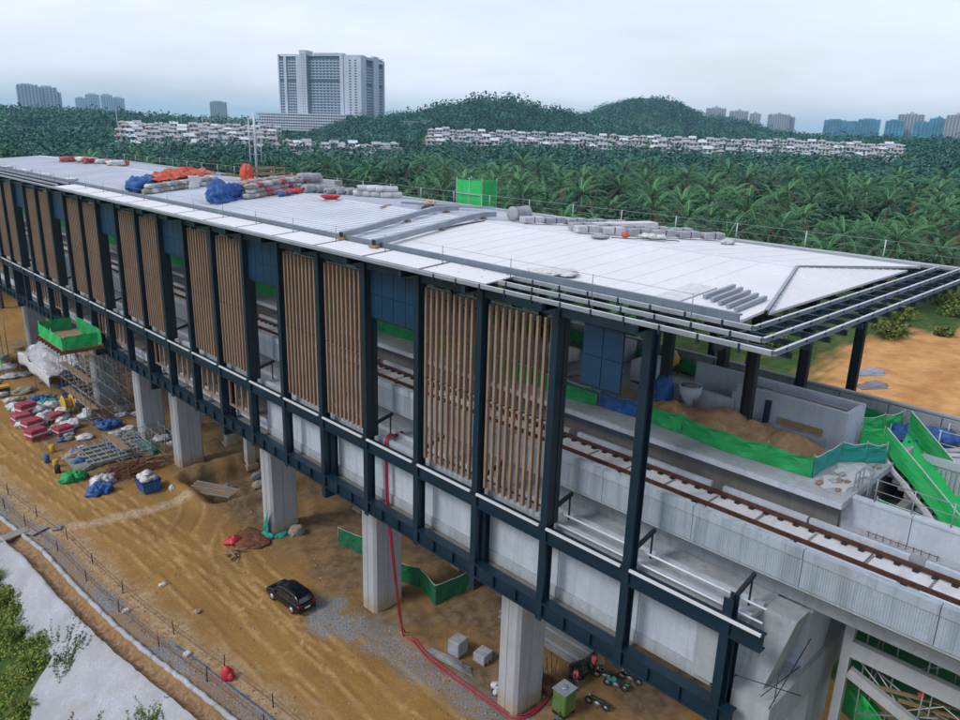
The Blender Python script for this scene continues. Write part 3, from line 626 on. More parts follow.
# ================================================================== PIERS
def pier(x0, x1, y, z0, z1, seed):
    b = MB(); c = .22; L = .92; ya, yb = y-L, y+L
    pts = [(x0+c,ya),(x0+1.3,ya),(x0+1.33,ya+.05),(x0+1.43,ya+.05),(x0+1.46,ya),(x1-c,ya),(x1,ya+c),(x1,yb-c),(x1-c,yb),(x0+c,yb),(x0,yb-c),(x0,y+.08),(x0+.05,y+.05),(x0+.05,y-.05),(x0,y-.08),(x0,ya+c)]
    for zz in np.arange(z0, z1, 3.0): b.prism(pts, zz, min(zz+2.985, z1))
    q = [(x0+.02+.03*(1 if p[0] < (x0+x1)/2 else -1)+p[0]-x0, p[1]+(.03 if p[1] < y else -.03)) for p in pts]
    b.prism([(p[0]+(.03 if p[0] < (x0+x1)/2 else -.03), p[1]+(.03 if p[1] < y else -.03)) for p in pts], z0, z1-.02)
    return b
PY = [28.75, 44.3, 60.5, 81.0, 91.6, 107, 122.5, 138]
plab = ['concrete pier beside the green tank and motorcycles', 'concrete pier beside the red hoses and parked car', 'concrete pier with green netting draped at its foot', 'concrete pier standing behind the blue skip of sacks',
        'concrete pier behind the weathered timber deck frame', 'concrete pier wrapped by scaffolding below the green work stage', 'concrete pier behind the white tarpaulin shelter', 'farthest concrete pier near the end of the station']
for i, y in enumerate(PY):
    z0 = min(Tz(32, y), 0)-.3
    t = thing('concrete_pier', (33.4, y, z0), plab[i], 'pier', 'concrete piers under the station')
    pier(31.95, 34.85, y, z0, 13.2, i).build('shaft', MT['pier'], t)
    b = MB(); b.hexa([(31.9,y-.95,13.0),(34.9,y-.95,13.0),(34.9,y+.95,13.0),(31.9,y+.95,13.0),(29.4,y-.95,13.94),(44,y-.95,13.94),(44,y+.95,13.94),(29.4,y+.95,13.94)]); b.build('crosshead', MT['pier'], t)
    b = MB(); b.box(31.9, 34.9, y-.95, y+.95, 14.26, 18.6); b.build('upper_shaft', MT['conc'], t)
for i, (x, y) in enumerate(((38.7, 76.6), (39.2, 82.6), (41.5, 58.5), (41.5, 43.5), (41.5, 28), (40.5, 94), (40.5, 108))):
    z0 = Tz(x, y)-.3
    b = MB(); b.prism([(x-.5,y-.4),(x+.5,y-.4),(x+.5,y+.4),(x-.5,y+.4)], z0, 13.9); b.box(x-.7, x+.7, y-.6, y+.6, z0, z0+.6)
    one('slender_post', b, MT['pier'], ['slender concrete post at the edge of the dark pit','slender concrete post just behind the dark pit','slender inner concrete post behind the green-netted pier','slender inner concrete post behind the zigzag green hoarding','slender inner concrete post behind the motorcycles','slender inner concrete post behind the timber deck frame','slender inner concrete post behind the scaffold'][i], 'post', (x, y, z0), 'slender posts under the station')
# near end: cap beam, inclined bearing blocks
t = thing('end_crosshead', (30.5, 10.8, 13.4), 'heavy concrete crosshead with bearing blocks at the near end', 'crosshead')
b = MB(); b.box(27.6, 40.5, 9.9, 11.9, 13.3, 15.0); b.build('cap_beam', MT['pier'], t)
b = MB(); b.hexa([(28.6,10.7,15.0),(30.2,10.7,15.0),(30.2,12.4,15.0),(28.6,12.4,15.0),(29.0,9.9,18.6),(30.3,9.9,18.6),(30.3,11.9,18.6),(29.0,11.9,18.6)]); b.build('bearing_block', MT['conc'], t)
b = MB(); b.box(27.6, 28.9, 12.0, 13.6, 14.7, 18.4); b.build('bearing_block', MT['conc'], t)
b = MB(); b.hexa([(31.2,10.1,15.0),(33.6,10.1,15.0),(33.6,11.7,15.0),(31.2,11.7,15.0),(30.7,9.9,18.6),(33.6,9.9,18.6),(33.6,11.9,18.6),(30.7,11.9,18.6)]); b.build('bearing_block', MT['conc_lt'], t)
b = MB(); b.box(32.5, 35.2, 10.0, 11.8, -.3, 13.3); b.build('shaft', MT['pier'], t)
for a, c in (((27.7,10.4,15.3),(29.4,9.6,16.4)),((27.4,11.5,15.9),(28.9,9.2,15.4)),((28.2,10.0,15.0),(28.2,10.0,16.4)),((27.6,9.95,15.0),(30.9,9.85,16.9))):
    b = MB(); b.tube(a, c, .022, 6); b.build('safety_rail', MT['steel_black'], t)
# ================================================================== YARD: VEHICLES AND PEOPLE
def car():
    c = thing('parked_car', (0, 0, 0), 'black sport utility car parked on the brown dirt beside the piers', 'car')
    # local: length along +Y (front), width X
    W = .92; prof = [(-2.28,.42),(-2.30,.75),(-2.22,1.02),(2.05-.9,1.06),(1.62,1.02),(2.16,.90),(2.28,.70),(2.27,.40),(1.95,.28),(-1.95,.28)]
    top = [(-2.22,1.02),(-2.02,1.50),(-1.65,1.68),(-.7,1.74),(.15,1.72),(.62,1.60),(1.28,1.04)]
    def loft(b, pr, w0, w1, zc0, zc1, m=0, inset=0):
        n = len(pr); L = []; Rr = []
        for (y, z) in pr:
            f = min(max((z-zc0)/(zc1-zc0), 0), 1); w_ = w0+(w1-w0)*f; L.append((-w_, y, z)); Rr.append((w_, y, z))
        b.add(L+Rr, [tuple(range(n)), tuple(range(n, 2*n))[::-1]]+[(i+n,(i+1)%n+n,(i+1)%n,i) for i in range(n)], m)
    b = MB(); loft(b, prof, .93, .86, .6, 1.1); loft(b, top, .87, .70, 1.02, 1.74)
    o = b.build('body', MT['carpaint'], c); bv = o.modifiers.new('bevel', 'BEVEL'); bv.width = .13; bv.segments = 4; bv.limit_method = 'ANGLE'; bv.angle_limit = R(14)
    for p in o.data.polygons: p.use_smooth = True
    for s in (-1, 1):
        b = MB()
        for (ya, yb) in ((-1.95,-1.15),(-1.08,-.12),(-.05,.78)):
            x = lambda z: s*(.875-.17*(z-1.02)/.72+.012)
            zt = 1.50; zb = 1.10; k = .12
            tp = [(x(zb),ya,zb),(x(zb),yb+(k if yb > .5 else 0),zb),(x(zt),yb-(.28 if yb > .5 else 0),zt),(x(zt),ya+(.15 if ya < -1.5 else 0),zt)]
            b.add(tp+[(p[0]-s*.02,p[1],p[2]) for p in tp], [(0,1,2,3) if s > 0 else (3,2,1,0)]+[(4,5,6,7)]+[(i,(i+1)%4,(i+1)%4+4,i+4) for i in range(4)])
        b.build('side_window', MT['glass'], c)
    b = MB(); b.hexa([(-.70,1.22,1.10),(.70,1.22,1.10),(.58,.70,1.56),(-.58,.70,1.56),(-.70,1.26,1.11),(.70,1.26,1.11),(.58,.73,1.58),(-.58,.73,1.58)]); b.build('windscreen', MT['glass'], c)
    b = MB(); b.hexa([(-.68,-2.17,1.14),(.68,-2.17,1.14),(.60,-2.0,1.46),(-.60,-2.0,1.46),(-.68,-2.20,1.15),(.68,-2.20,1.15),(.60,-2.04,1.47),(-.60,-2.04,1.47)]); b.build('rear_window', MT['glass'], c)
    for x in (-.93, .93):
        for y in (-1.36, 1.36):
            wz = MB(); s = 1 if x > 0 else -1; wz.lathe((x-s*.11,y,.37), [(.20,-.11),(.36,-.11),(.38,-.06),(.38,.06),(.36,.11),(.20,.11)], 24, 0, 'x'); w_ = wz.build('wheel', MT['rubber'], c)
            wz = MB(); wz.lathe((x-s*.11,y,.37), [(.05,s*.125),(.24,s*.115),(.235,s*.09),(.235,s*.05)], 20, 0, 'x')
            wz.build('rim', MT['alloy'], w_)
    for x in (-.72, .72):
        b = MB(); b.box(x-.13, x+.13, -2.325, -2.20, .86, 1.02); b.build('tail_light', MT['tail'], c)
        b = MB(); b.box(x-.16, x+.16, 2.06, 2.215, .72, .84); b.build('headlight', MT['lamp'], c)
        b = MB(); b.obox((x*1.32, .85, 1.12), (.18, .12, .14)); b.build('wing_mirror', MT['carpaint'], c)
    b = MB(); b.box(-.26, .26, -2.335, -2.29, .60, .72); b.build('number_plate', MT['plate'], c)
    for x in (-.55, .55): b = MB(); b.bar((x,-1.5,1.76),(x,.2,1.77),.05,.05); b.build('roof_rail', MT['black'], c)
    b = MB(); b.box(-.8, .8, 2.24, 2.31, .42, .60); b.box(-.8, .8, -2.33, -2.25, .36, .52); b.build('bumper', MT['black'], c)
    return c
c = car(); c.location = (27.75, 49.35, Tz(27.8, 49.3)+.01); c.rotation_euler = (0, 0, R(4)); 

def moto(label, loc, rz, colr):
    t = thing('motorcycle', (0,0,0), label, 'motorcycle', 'motorcycles parked near the pier')
    for y in (-.62, .64):
        b = MB(); pts = [(0, y+.27*cos(a), .30+.27*sin(a)) for a in np.linspace(0, 2*pi, 21)]; b.path(pts, .055, 8, 0, True, False); w_ = b.build('wheel', MT['rubber'], t)
        b = MB(); b.lathe((0,y,.30), [(.03,-.04),(.10,-.03),(.10,.03),(.03,.04)], 12, 0, 'x')
        for a in range(6): b.tube((0,y,.3),(0,y+.25*cos(a*pi/3),.3+.25*sin(a*pi/3)),.012,5)
        b.build('rim', MT['alloy'], w_)
    b = MB(); b.path([(0,.64,.30),(0,.50,.75),(0,.42,.98)], .035, 6); b.path([(0,.45,.8),(0,.05,.55),(0,-.25,.45),(0,-.62,.30)], .04, 6); b.path([(0,-.2,.5),(0,-.55,.72),(0,-.85,.78)], .03, 6); b.build('frame', MT['black'], t)
    b = MB(); b.blob((0,.0,.38), (.14,.24,.17), 1, .15); b.build('engine', MT['galv'], t)
    b = MB(); b.blob((0,.22,.72), (.15,.30,.15), 2, .08, box=.8); b.build('fuel_tank', colr, t)
    b = MB(); b.blob((0,.55,.62), (.10,.14,.2), 3, .05); b.build('front_cowl', colr, t)
    b = MB(); b.blob((0,-.75,.66), (.09,.22,.09), 4, .05); b.build('tail_cowl', colr, t)
    b = MB(); b.blob((0,-.28,.76), (.14,.42,.08), 5, .05, box=.8); b.build('seat', MT['black'], t)
    b = MB(); b.path([(-.34,.26,1.03),(-.15,.40,1.0),(.15,.40,1.0),(.34,.26,1.03)], .022, 6); b.build('handlebar', MT['black'], t)
    b = MB(); b.blob((0,.56,.88), (.09,.08,.09), 6, .02); b.build('headlight', MT['lamp'], t)
    b = MB(); b.path([(.14,.05,.25),(.16,-.4,.30),(.17,-.85,.42)], .045, 8); b.build('exhaust', MT['alloy'], t)
    b = MB(); b.tube((-.05,-.1,.25),(-.25,-.02,.02),.02,5); b.build('side_stand', MT['black'], t)
    t.location = loc; t.rotation_euler = (0, R(-7), rz); return t
moto('black motorcycle closest to the camera, just right of the green tank', (36.95, 24.7, Tz(37,24.7)), R(12), MT['black'])
moto('dark motorcycle with teal fairing, the middle one of three in a row', (39.4, 24.9, Tz(39,25)), R(18), MT['teal'])
moto('black motorcycle farthest right of the row, under the lower girder', (40.7, 24.6, Tz(41,24.6)), R(16), MT['carpaint'])
moto('dark motorcycle with the second worker beside it, near the planks', (39.6, 26.0, Tz(39.6,26)), R(28), MT['carpaint'])

def person(label, loc, rz, pose):
    t = thing('person', (0,0,0), label, 'person', None)
    J = {'pel':(0,0,.93),'waist':(0,.01,1.08),'chest':(0,.02,1.30),'neck':(0,.02,1.47),'head0':(0,.03,1.56),'head1':(0,.04,1.66),'top':(0,.03,1.73)}
    for s, k in ((-1,'l'),(1,'r')):
        J['hip'+k] = (s*.10,0,.90); J['sh'+k] = (s*.19,.01,1.42)
        st_ = .10*s*pose; J['kn'+k] = (s*.11,st_+.03,.50); J['an'+k] = (s*.12,st_*1.6-.03,.09); J['toe'+k] = (s*.13,st_*1.6+.14,.04)
        J['el'+k] = (s*.26,-.02+.05*pose,1.14); J['wr'+k] = (s*.24,.14+.08*pose,.93); J['pa'+k] = (s*.235,.18+.08*pose,.87)
    names = list(J); vid = {n_: i for i, n_ in enumerate(names)}
    Ed = [('pel','waist'),('waist','chest'),('chest','neck'),('neck','head0'),('head0','head1'),('head1','top')]
    rad = {'pel':.14,'waist':.125,'chest':.15,'neck':.055,'head0':.075,'head1':.095,'top':.07}
    V_ = [J[n_] for n_ in names]
    for k in 'lr':
        Ed += [('pel','hip'+k),('hip'+k,'kn'+k),('kn'+k,'an'+k),('an'+k,'toe'+k),('chest','sh'+k),('sh'+k,'el'+k),('el'+k,'wr'+k),('wr'+k,'pa'+k)]
        rad.update({'hip'+k:.095,'kn'+k:.062,'an'+k:.045,'toe'+k:.04,'sh'+k:.062,'el'+k:.044,'wr'+k:.03,'pa'+k:.038})
    E_ = [(vid[a], vid[c_]) for a, c_ in Ed]; R_ = [rad[n_] for n_ in names]
    for s, k in ((-1,'l'),(1,'r')):      # four fingers and a thumb
        px_, py_, pz_ = J['pa'+k]
        for f in range(5):
            a = len(V_); dy = (f-1.5)*.02
            if f < 4: V_ += [(px_,py_+dy,pz_-.05),(px_-s*.012,py_+dy+.01,pz_-.085-.008*(f in (1,2)))]
            else: V_ += [(px_-s*.03,py_+.03,pz_+.0),(px_-s*.045,py_+.045,pz_-.035)]
            E_ += [(vid['pa'+k], a),(a, a+1)]; R_ += [.010,.008]
    me = bpy.data.meshes.new('body'); me.from_pydata(V_, E_, []); me.materials.append(MT['skin'])
    ob = bpy.data.objects.new('body', me); COL.objects.link(ob); ob.parent = t
    sk = ob.modifiers.new('skin', 'SKIN'); ob.modifiers.new('sub', 'SUBSURF').levels = 1; sk.use_smooth_shade = True
    if not me.skin_vertices: me.skin_vertices.new(name='')
    for i, r_ in enumerate(R_): me.skin_vertices[0].data[i].radius = (r_, r_)
    me.skin_vertices[0].data[0].use_root = True
    b = MB()
    for k in 'lr': b.path([(J['hip'+k][0],J['hip'+k][1],.96),J['kn'+k],(J['an'+k][0],J['an'+k][1],.12)], [.125,.088,.075], 10)
    b.blob((0,0,.95),(.185,.135,.13),1,.03); b.build('trousers', MT['trouser'], t)
    b = MB(); b.path([(0,0,.90),(0,.01,1.08),(0,.02,1.30),(0,.02,1.43),(0,.02,1.49)], [.175,.165,.195,.165,.08], 14)
    for s in (-1, 1): b.path([(s*.15,.01,1.40),(s*.22,0,1.30)], [.09,.075], 8)
    b.build('safety_vest', MT['vest'], t)
    b = MB()
    for k in 'lr': b.path([J['sh'+k],J['el'+k],tuple((np.array(J['el'+k])*.35+np.array(J['wr'+k])*.65))], [.075,.056,.045], 8)
    b.build('sleeves', MT['trouser'], t)
    b = MB(); b.blob((0,.02,1.70),(.105,.12,.09),2,.05,flat=.3); b.build('hair', MT['hair'], t)
    b = MB(); b.blob((0,.135,1.635),(.016,.022,.022),3,.0); b.build('nose', MT['skin'], t)
    b = MB()
    for s in (-1,1): b.blob((s*.035,.122,1.665),(.012,.008,.008),3,.0)
    b.build('eyes', MT['hair'], t)
    b = MB(); b.box(-.025,.025,.118,.128,1.588,1.597); b.build('mouth', MT['tail'], t)
    b = MB()
    for k in 'lr': p = J['toe'+k]; b.blob((p[0],p[1]-.07,.05),(.055,.15,.055),4,.03)
    b.build('shoes', MT['black'], t)
    t.location = loc; t.rotation_euler = (0,0,rz); return t
person('person in a bright pink vest standing behind the green tank', (37.2, 26.9, Tz(37.2,26.9)), R(200), 1)
person('person in a pink and blue vest standing among the motorcycles', (39.4, 27.0, Tz(39.4,27)), R(150), .6)

# green tank
t = thing('water_tank', (34.75, 25.95, 0), 'tall olive green metal tank standing by the pier', 'tank')
zt = Tz(34.7,25.9); b = MB(); b.box(34.15,35.35,25.35,26.45,zt+.25,zt+1.95); b.build('body', MT['tank'], t).modifiers.new('bevel','BEVEL').width = .05
b = MB(); b.box(34.10,35.4,25.3,26.5,zt+1.955,zt+2.02); b.lathe((34.7,25.9,zt+2.02),[(.22,0),(.22,.08),(.1,.1)],14); b.build('lid', MT['galv'], t)
b = MB(); 
for i in range(4): b.box(34.135,34.148,25.42+.27*i,25.47+.27*i,zt+.3,zt+1.9)
for i in range(4): b.box(34.22+.28*i,34.27+.28*i,25.335,25.348,zt+.3,zt+1.9)
b.build('rib', MT['tank'], t)
for x in (34.25,35.25):
    b = MB(); b.box(x-.05,x+.05,25.35,26.45,zt,zt+.245); b.build('skid', MT['black'], t)
b = MB(); b.path([(34.14,25.7,zt+.5),(33.8,25.6,zt+.5),(33.7,25.5,zt+.1)],.05,8); b.build('outlet_pipe', MT['blue'], t)
def bucket(label, x, y, m, r=.16):
    b = MB(); z = Tz(x,y) if y < 160 and x < 33 else Tz(x,y); b.lathe((x,y,z),[(r*.8,0),(r,.34),(r*.93,.34),(r*.75,.05)],14); one('bucket', b, m, label, 'bucket', (x,y,z))
bucket('pale blue bucket on the ground at the foot of the green tank', 33.6, 25.6, MT['blue'])
# stacked timber / steel channels behind the near pier
t = thing('channel_stack', (39.6, 31, Tz(39.6,31)), 'long stack of grey steel channels on timber bearers', 'stack'); z0 = Tz(39.6,31)
for j in range(4):
    for i in range(5):
        b = MB(); x = 38.9+.36*i+.03*(j%2); b.box(x,x+.30,27.9+.12*((i*3+j)%3),36.2-.15*((i+j)%3),z0+.2+.16*j,z0+.33+.16*j); b.build('channel', MT['mould'] if (i+j)%3 else MT['galv'], t)
for y in (28.6,31.5,34.8): b = MB(); b.box(38.6,41.0,y,y+.15,z0,z0+.195); b.build('bearer', MT['wood'], t)
b = MB(); b.obox((40.6,27.2,Tz(40,27)+.75),(1.5,.5,.06),R(40),0,R(-18)); b.obox((40.9,27.5,Tz(40,27)+.3),(.1,.1,.6)); one('plank', b, MT['wood'], 'tilted timber plank beside the worker in the pink and blue vest', 'plank', (40.6,27.2,Tz(40,27)))
# pale wrapped block packs
for (x,y,h,l) in ((33.6,35.3,1.25,'tall shrink-wrapped grey block pack left of the near pier'),(34.6,33.6,.75,'low shrink-wrapped grey block pack left of the near pier')):
    z = Tz(x,y); t = thing('block_pack', (x,y,z), l, 'pack', 'block packs by the pier')
    b = MB(); b.obox((x,y,z+.14+h/2),(1.15,1.05,h),R(8)); b.build('blocks', MT['grey_roll'], t).modifiers.new('bevel','BEVEL').width=.05
    b = MB(); 
    for k in (-.4,0,.4): b.obox((x+k,y,z+.07),(.14,1.1,.13),R(8))
    b.build('pallet', MT['wood'], t)
b = MB()
for i in range(9): b.tube((31.9+.11*(i%5),37.2+.1*i,Tz(32,35)+.10+.1*(i//5)),(32.6+.13*(i%5),32.6+.2*i,Tz(32.5,32.7)+.10+.1*(i//5)),.05,7)
one('pipe_bundle', b, MT['scaf'], 'bundle of pale steel pipes lying beside the red hoses', 'pipes', (32.2,35,0))
for i,(x,y,s) in enumerate(((33.2,30.9,.35),(32.7,30.3,.28),(33.0,30.5,.25))):
    b = MB(); z = Tz(x,y); b.blob((x,y,z+s*.6),(s,s*.8,s*.7),i+60,.3,flat=.8); one('cement_bag', b, MT['white'], ['largest white bag slumped at the left foot of the near pier','small white bag leaning on the largest bag by the near pier','smallest white bag at the left foot of the near pier'][i], 'bag', (x,y,z), 'white bags by the near pier')
b = MB()
for i in range(7):
    a = i*2.4; b.tube((35.7+.3*cos(a),28.2+.5*sin(a),Tz(35.7,28.2)),(35.7+.5*cos(a+.8),28.1+.7*sin(a+1),2.2+.25*(i%3)),.03,5)
b.blob((35.7,28.2,.4),(.6,.8,.5),77,.5,2.5,flat=.6)
one('scrap_heap', b, MT['rust'], 'tangle of dark rods and scrap against the right side of the near pier', 'scrap', (35.7,28.2,0))
# red hoses from the walkway to the ground and along the piers
def hose(off, label):
    o2 = off*.55
    pts = [(29.4,36.6+o2,18.70),(28.6,36.4+o2,18.74),(28.0,36.1+o2,19.05),(27.52,35.9+o2,18.75),(27.48,35.85+o2,17.8),(27.5,35.75+o2,14.2)]
    b = MB()
    gr = [(31.75,39.5,.1),(31.8,38.3,.1),(31.5,36.6,.1),(31.4,34.6,.1),(31.45,32,.1),(31.5,30,.1),(31.6,28.4,.1),(32.1,27.5,.1),(33.2,27.2,.1),(34.9,27.4,.12),(35.4,27.9,.3)]
    fall = [(27.9,35.75+o2,10.4),(29.3,37.1+o2,6.3),(30.9,38.7+o2,2.4)]
    P_ = pts+fall+[(x+off*1.1,y+off*.5,z+max(Tz(x,y),0)) for x,y,z in gr]
    # Catmull-Rom through the points
    C_ = []
    Q = [Vector(p) for p in P_]
    for i in range(len(Q)-1):
        p0,p1,p2,p3 = Q[max(i-1,0)],Q[i],Q[i+1],Q[min(i+2,len(Q)-1)]
        for s in range(5):
            u = s/5; C_.append(.5*((2*p1)+(p2-p0)*u+(2*p0-5*p1+4*p2-p3)*u*u+(3*p1-p0-3*p2+p3)*u**3))
    C_.append(Q[-1]); b.path(C_, .062, 8); one('hose', b, MT['hose'], label, 'hose', (31,35,0), 'red hoses by the piers')
hose(0, 'thick red hose dropping from the walkway, the one nearer the road')
hose(.28, 'thick red hose dropping from the walkway, the one nearer the piers')

# green hoardings at ground level
def hoarding(name, pts, h, m, label, cat='hoarding', group=None, post=True, z=None, lift=0, trim=None):
    o = (*pts[0][:2], (Tz(*pts[0][:2]) if z is None else z)); t = thing(name, o, label, cat, group)
    for a, c_ in zip(pts[:-1], pts[1:]):
        za = (Tz(*a[:2]) if z is None else (a[2] if len(a) > 2 else z))+lift; zb = (Tz(*c_[:2]) if z is None else (c_[2] if len(c_) > 2 else z))+lift
        L_ = math.dist(a[:2], c_[:2]); n = max(2, int(L_/.45)); dx, dy = (c_[0]-a[0])/L_, (c_[1]-a[1])/L_; nxx, nyy = -dy, dx
        grid = []
        for i in range(n+1):
            u = i/n; row = []
            for j in range(5):
                v = j/4; w_ = (.09*sin(i*1.9+j*.8)+.05*sin(i*4.3+j*1.9))*(v*(1-v)*3)+.06*sin(i*.7); row.append((a[0]+(c_[0]-a[0])*u+nxx*w_, a[1]+(c_[1]-a[1])*u+nyy*w_, za+(zb-za)*u+h*v-(.10*math.sin(pi*u)+.05*abs(sin(i*1.1)))*(v > .9)))
            grid.append(row)
        b = MB(); b.cloth(grid, .02, 0, False); b.build('net_panel', m, t)
        if trim:
            b = MB(); b.path([(r_[-1][0],r_[-1][1],r_[-1][2]+.02) for r_ in grid], .025, 5); b.build('top_rope', trim, t)
    if post:
        for p in pts:
            zz = (Tz(*p[:2]) if z is None else (p[2] if len(p) > 2 else z)); b = MB(); b.tube((p[0]+.06,p[1]+.06,zz-.1),(p[0]+.06,p[1]+.06,zz+h+lift+.1),.035,6); b.build('post', MT['scaf'], t)
    return t
hoarding('hoarding', [(35.4,46.6),(37.0,43.9),(36.4,41.0),(39.5,40.6),(42.5,42.6)], 1.9, MT['green_dk'], 'zigzag dark green hoarding standing on the dirt behind a pier', 'hoarding', None, True, None, 0, MT['white'])
hoarding('hoarding', [(35.6,54.0),(36.4,51.2),(37.6,49.6)], 1.9, MT['green_dk'], 'short green hoarding half hidden by the pier with red hoses', 'hoarding', None, True, None, 0, MT['white'])
# netting draped on a pier foot
g_ = []
for i in range(7):
    u = i/6; g_.append([(31.7-.25*v*(1-u)-.1*sin(v*5), 59.5+.2+1.2*u+.1*sin(v*9), Tz(31.7,60)+.05+(2.9-2.3*u)*(1-v)) for v in np.linspace(0,1,7)])
b = MB(); b.cloth(g_, .04); b.blob((31.7,60.0,.2),(.5,.8,.35),8,.3); b.blob((32.7,59.2,.15),(.8,.4,.25),9,.3); one('net_drape', b, MT['teal'], 'teal green netting hanging down the corner of a pier', 'netting', (31.6,60,0))
b = MB(); b.blob((33.9,58.6,Tz(33.9,58.6)+.3),(.75,.6,.45),12,.35,box=.7); one('boulder', b, MT['rock'], 'pale broken concrete lump beside the netted pier', 'rubble', (33.9,58.6,0))
b = MB(); b.blob((28.7,61.2,Tz(28.7,61)+.2),(.75,.6,.4),13,.5); one('tarp_bundle', b, MT['red'], 'small crumpled red sheet on the dirt left of the netted pier', 'tarp', (28.7,61.2,0))
b = MB(); rr = random.Random(4)
for i in range(9): a = rr.uniform(0,3); b.obox((27.8+rr.uniform(-.6,.6),58.9+rr.uniform(-.7,.7),Tz(27.8,59)+.06+.05*i),(1.3,.14,.06),a,0,rr.uniform(-.1,.1))
one('plank_pile', b, MT['wood'], 'small pile of pale broken planks beside the crumpled red sheet', 'planks', (27.8,58.9,0))
b = MB()
for i in range(60): a = rr.uniform(0,6.3); q = rr.uniform(.2,1.7); b.tube((30.2+q*cos(a),60.6+q*sin(a),Tz(30.2,60.6)),(30.2+q*cos(a)+rr.uniform(-.6,.6),60.6+q*sin(a)+rr.uniform(-.6,.6),rr.uniform(.2,.8)),.025,4)
b.blob((30.2,60.5,.05),(1.7,1.9,.35),15,.3,2.5)
one('brush_heap', b, MT['rust'], 'heap of reddish rods and brush left of the netted pier', 'heap', (30.2,60.6,0))

# ================================================================== PATH FENCES
def fence(name, pts, label, h=1.25):
    t = thing(name, (*pts[0], Tz(*pts[0])), label, 'fence')
    P3 = [(x,y,Tz(x,y)) for x,y in pts]
    for i,(x,y,z) in enumerate(P3):
        b = MB(); k = .05*sin(i*2.7); b.tube((x,y,z-.1),(x+k,y+k,z+h*(1+.1*sin(i*5))),.045,6); b.build('post', MT['rust'] if i % 3 == 1 else MT['steel_black'], t)
    for f in (.35,.72):
        b = MB(); b.path([(x+.02,y,z+h*f+.03*sin(j*3)) for j,(x,y,z) in enumerate(P3)], .02 if f > .5 else .028, 5); b.build('wire', MT['rust'], t)
    return t
fy = [30,34.6,39.6,45.15,51.62,59.7,65.87,71.87,78.23,85.28,92,99,106,114]
fence('path_fence', [(float(bx(y))+2.25+.12*sin(y), y) for y in fy], 'rusty post and wire fence between the path and the dirt road')
fy = [29,33.2,38.4,44.94,51.03,57.3,63.61,70.25,77.01,82.23,89,97,105]
fence('drain_fence', [(float(bx(y))+.8+.1*sin(y*2), y) for y in fy], 'thin post fence close to the pale drain kerb', 1.15)
b = MB(); z = Tz(19.6,44.4); b.lathe((19.6,44.4,z),[(.38,0),(.40,.25),(.30,.75),(.16,.95),(.05,1.0)],14); b.blob((19.75,44.25,z+.3),(.35,.4,.35),5,.4); one('warning_barrier', b, MT['red'], 'bright red covered barrier beside the path fence', 'barrier', (19.6,44.4,z))
b = MB(); rr = random.Random(8)
for i in range(5): y = 30+i*4; b.path([(float(bx(y+t))+1.7,y+t,Tz(19,y)+.06) for t in (0,1,2,3,4.1)],.045,6)
one('cable', b, MT['blue'], 'blue grey cable laid along the gravel path', 'cable', (20,38,0))
b = MB(); xx = float(bx(75)); z=Tz(xx,75.5)
b.obox((xx-.9,75.6,.25),(2.6,1.1,.08),R(10)); b.obox((xx+1.0,75.2,.22),(1.8,1.2,.06),R(25)); b.obox((xx+2.6,74.5,.2),(1.0,.8,.06),R(60))
one('footbridge', b, MT['mould'], 'little plank footbridge laid across the drain', 'footbridge', (xx,75.5,0))
for i,(x,y,m) in enumerate(((17.3,57.0,'white'),(18.6,48.6,'white'),(20.9,58.6,'white'),(21.4,53.0,'rock'))):
    b = MB(); z=Tz(x,y); b.blob((x,y,z+.1),(.3,.22,.15),i+30,.4,box=.7); one('debris_scrap', b, MT[m], ['white scrap of sheet lying in the path by the kerb','small white scrap beside the path fence','pale scrap lying out on the dirt road','small stone lying on the dirt road'][i], 'scrap', (x,y,z))

# ================================================================== LEFT YARD: SACKS, SCAFFOLD, STAGE
def pack(x, y, z, sx, sy, sz, rz, m, label, cap='white'):
    t = thing('material_pack', (x,y,z), label, 'pack', 'wrapped material packs in the left yard')
    b = MB(); b.obox((x,y,z+.12+sz/2),(sx,sy,sz),rz); o = b.build('wrap', MT[m], t); q = o.modifiers.new('bevel','BEVEL'); q.width = .09; q.segments = 2
    b = MB(); b.obox((x,y,z+.12+sz*.52),(sx*1.02,sy*1.02,sz*.16),rz); b.build('band', MT[cap], t)
    b = MB(); b.obox((x,y,z+.06),(sx*1.05,sy*1.05,.11),rz); b.build('pallet', MT['wood'], t)
    return t
PK = [(22.4,99.4,0,2.0,1.5,1.3,.3,'crimson','nearest crimson wrapped pack at the edge of the dirt road'),(23.0,103.2,0,2.1,1.6,1.2,.25,'crimson','second crimson wrapped pack behind the nearest one'),
      (25.3,98.9,0,1.9,1.5,1.0,.2,'crimson','pink pack with a white lid right of the nearest crimson pack'),(23.9,109.2,0,2.2,1.6,1.5,.3,'crimson','crimson pack in the middle of the white sacks'),
      (22.6,106.4,0,2.0,1.6,1.1,.1,'crimson','faded pink pack half covered by white sacks'),(26.0,104.6,0,2.4,1.3,.8,.5,'crimson','low pink pack between white sacks and cable drum')]
for p in PK: pack(*p)
rr = random.Random(21); WL = ['white sack, %s of the heap beside the crimson packs']
SK = []
for i in range(26):
    SK.append((22.0+rr.uniform(0,8.5), 99.5+rr.uniform(0,13.5)))
for i,(x,y) in enumerate(SK):
    if any(abs(x-p[0]) < 1.3 and abs(y-p[1]) < 1.2 for p in PK): x += 1.9
    s = rr.uniform(.55,.95); b = MB(); b.blob((x,y,s*.55),(s,s*.85,s*.65),i+100,.35,1.8,flat=.85)
    one('sack', b, MT['white'] if i % 4 else MT['silver'], 'bulging white or silver bulk sack lying in the heap by the crimson packs', 'sack', (x,y,0), 'sacks in the left yard')
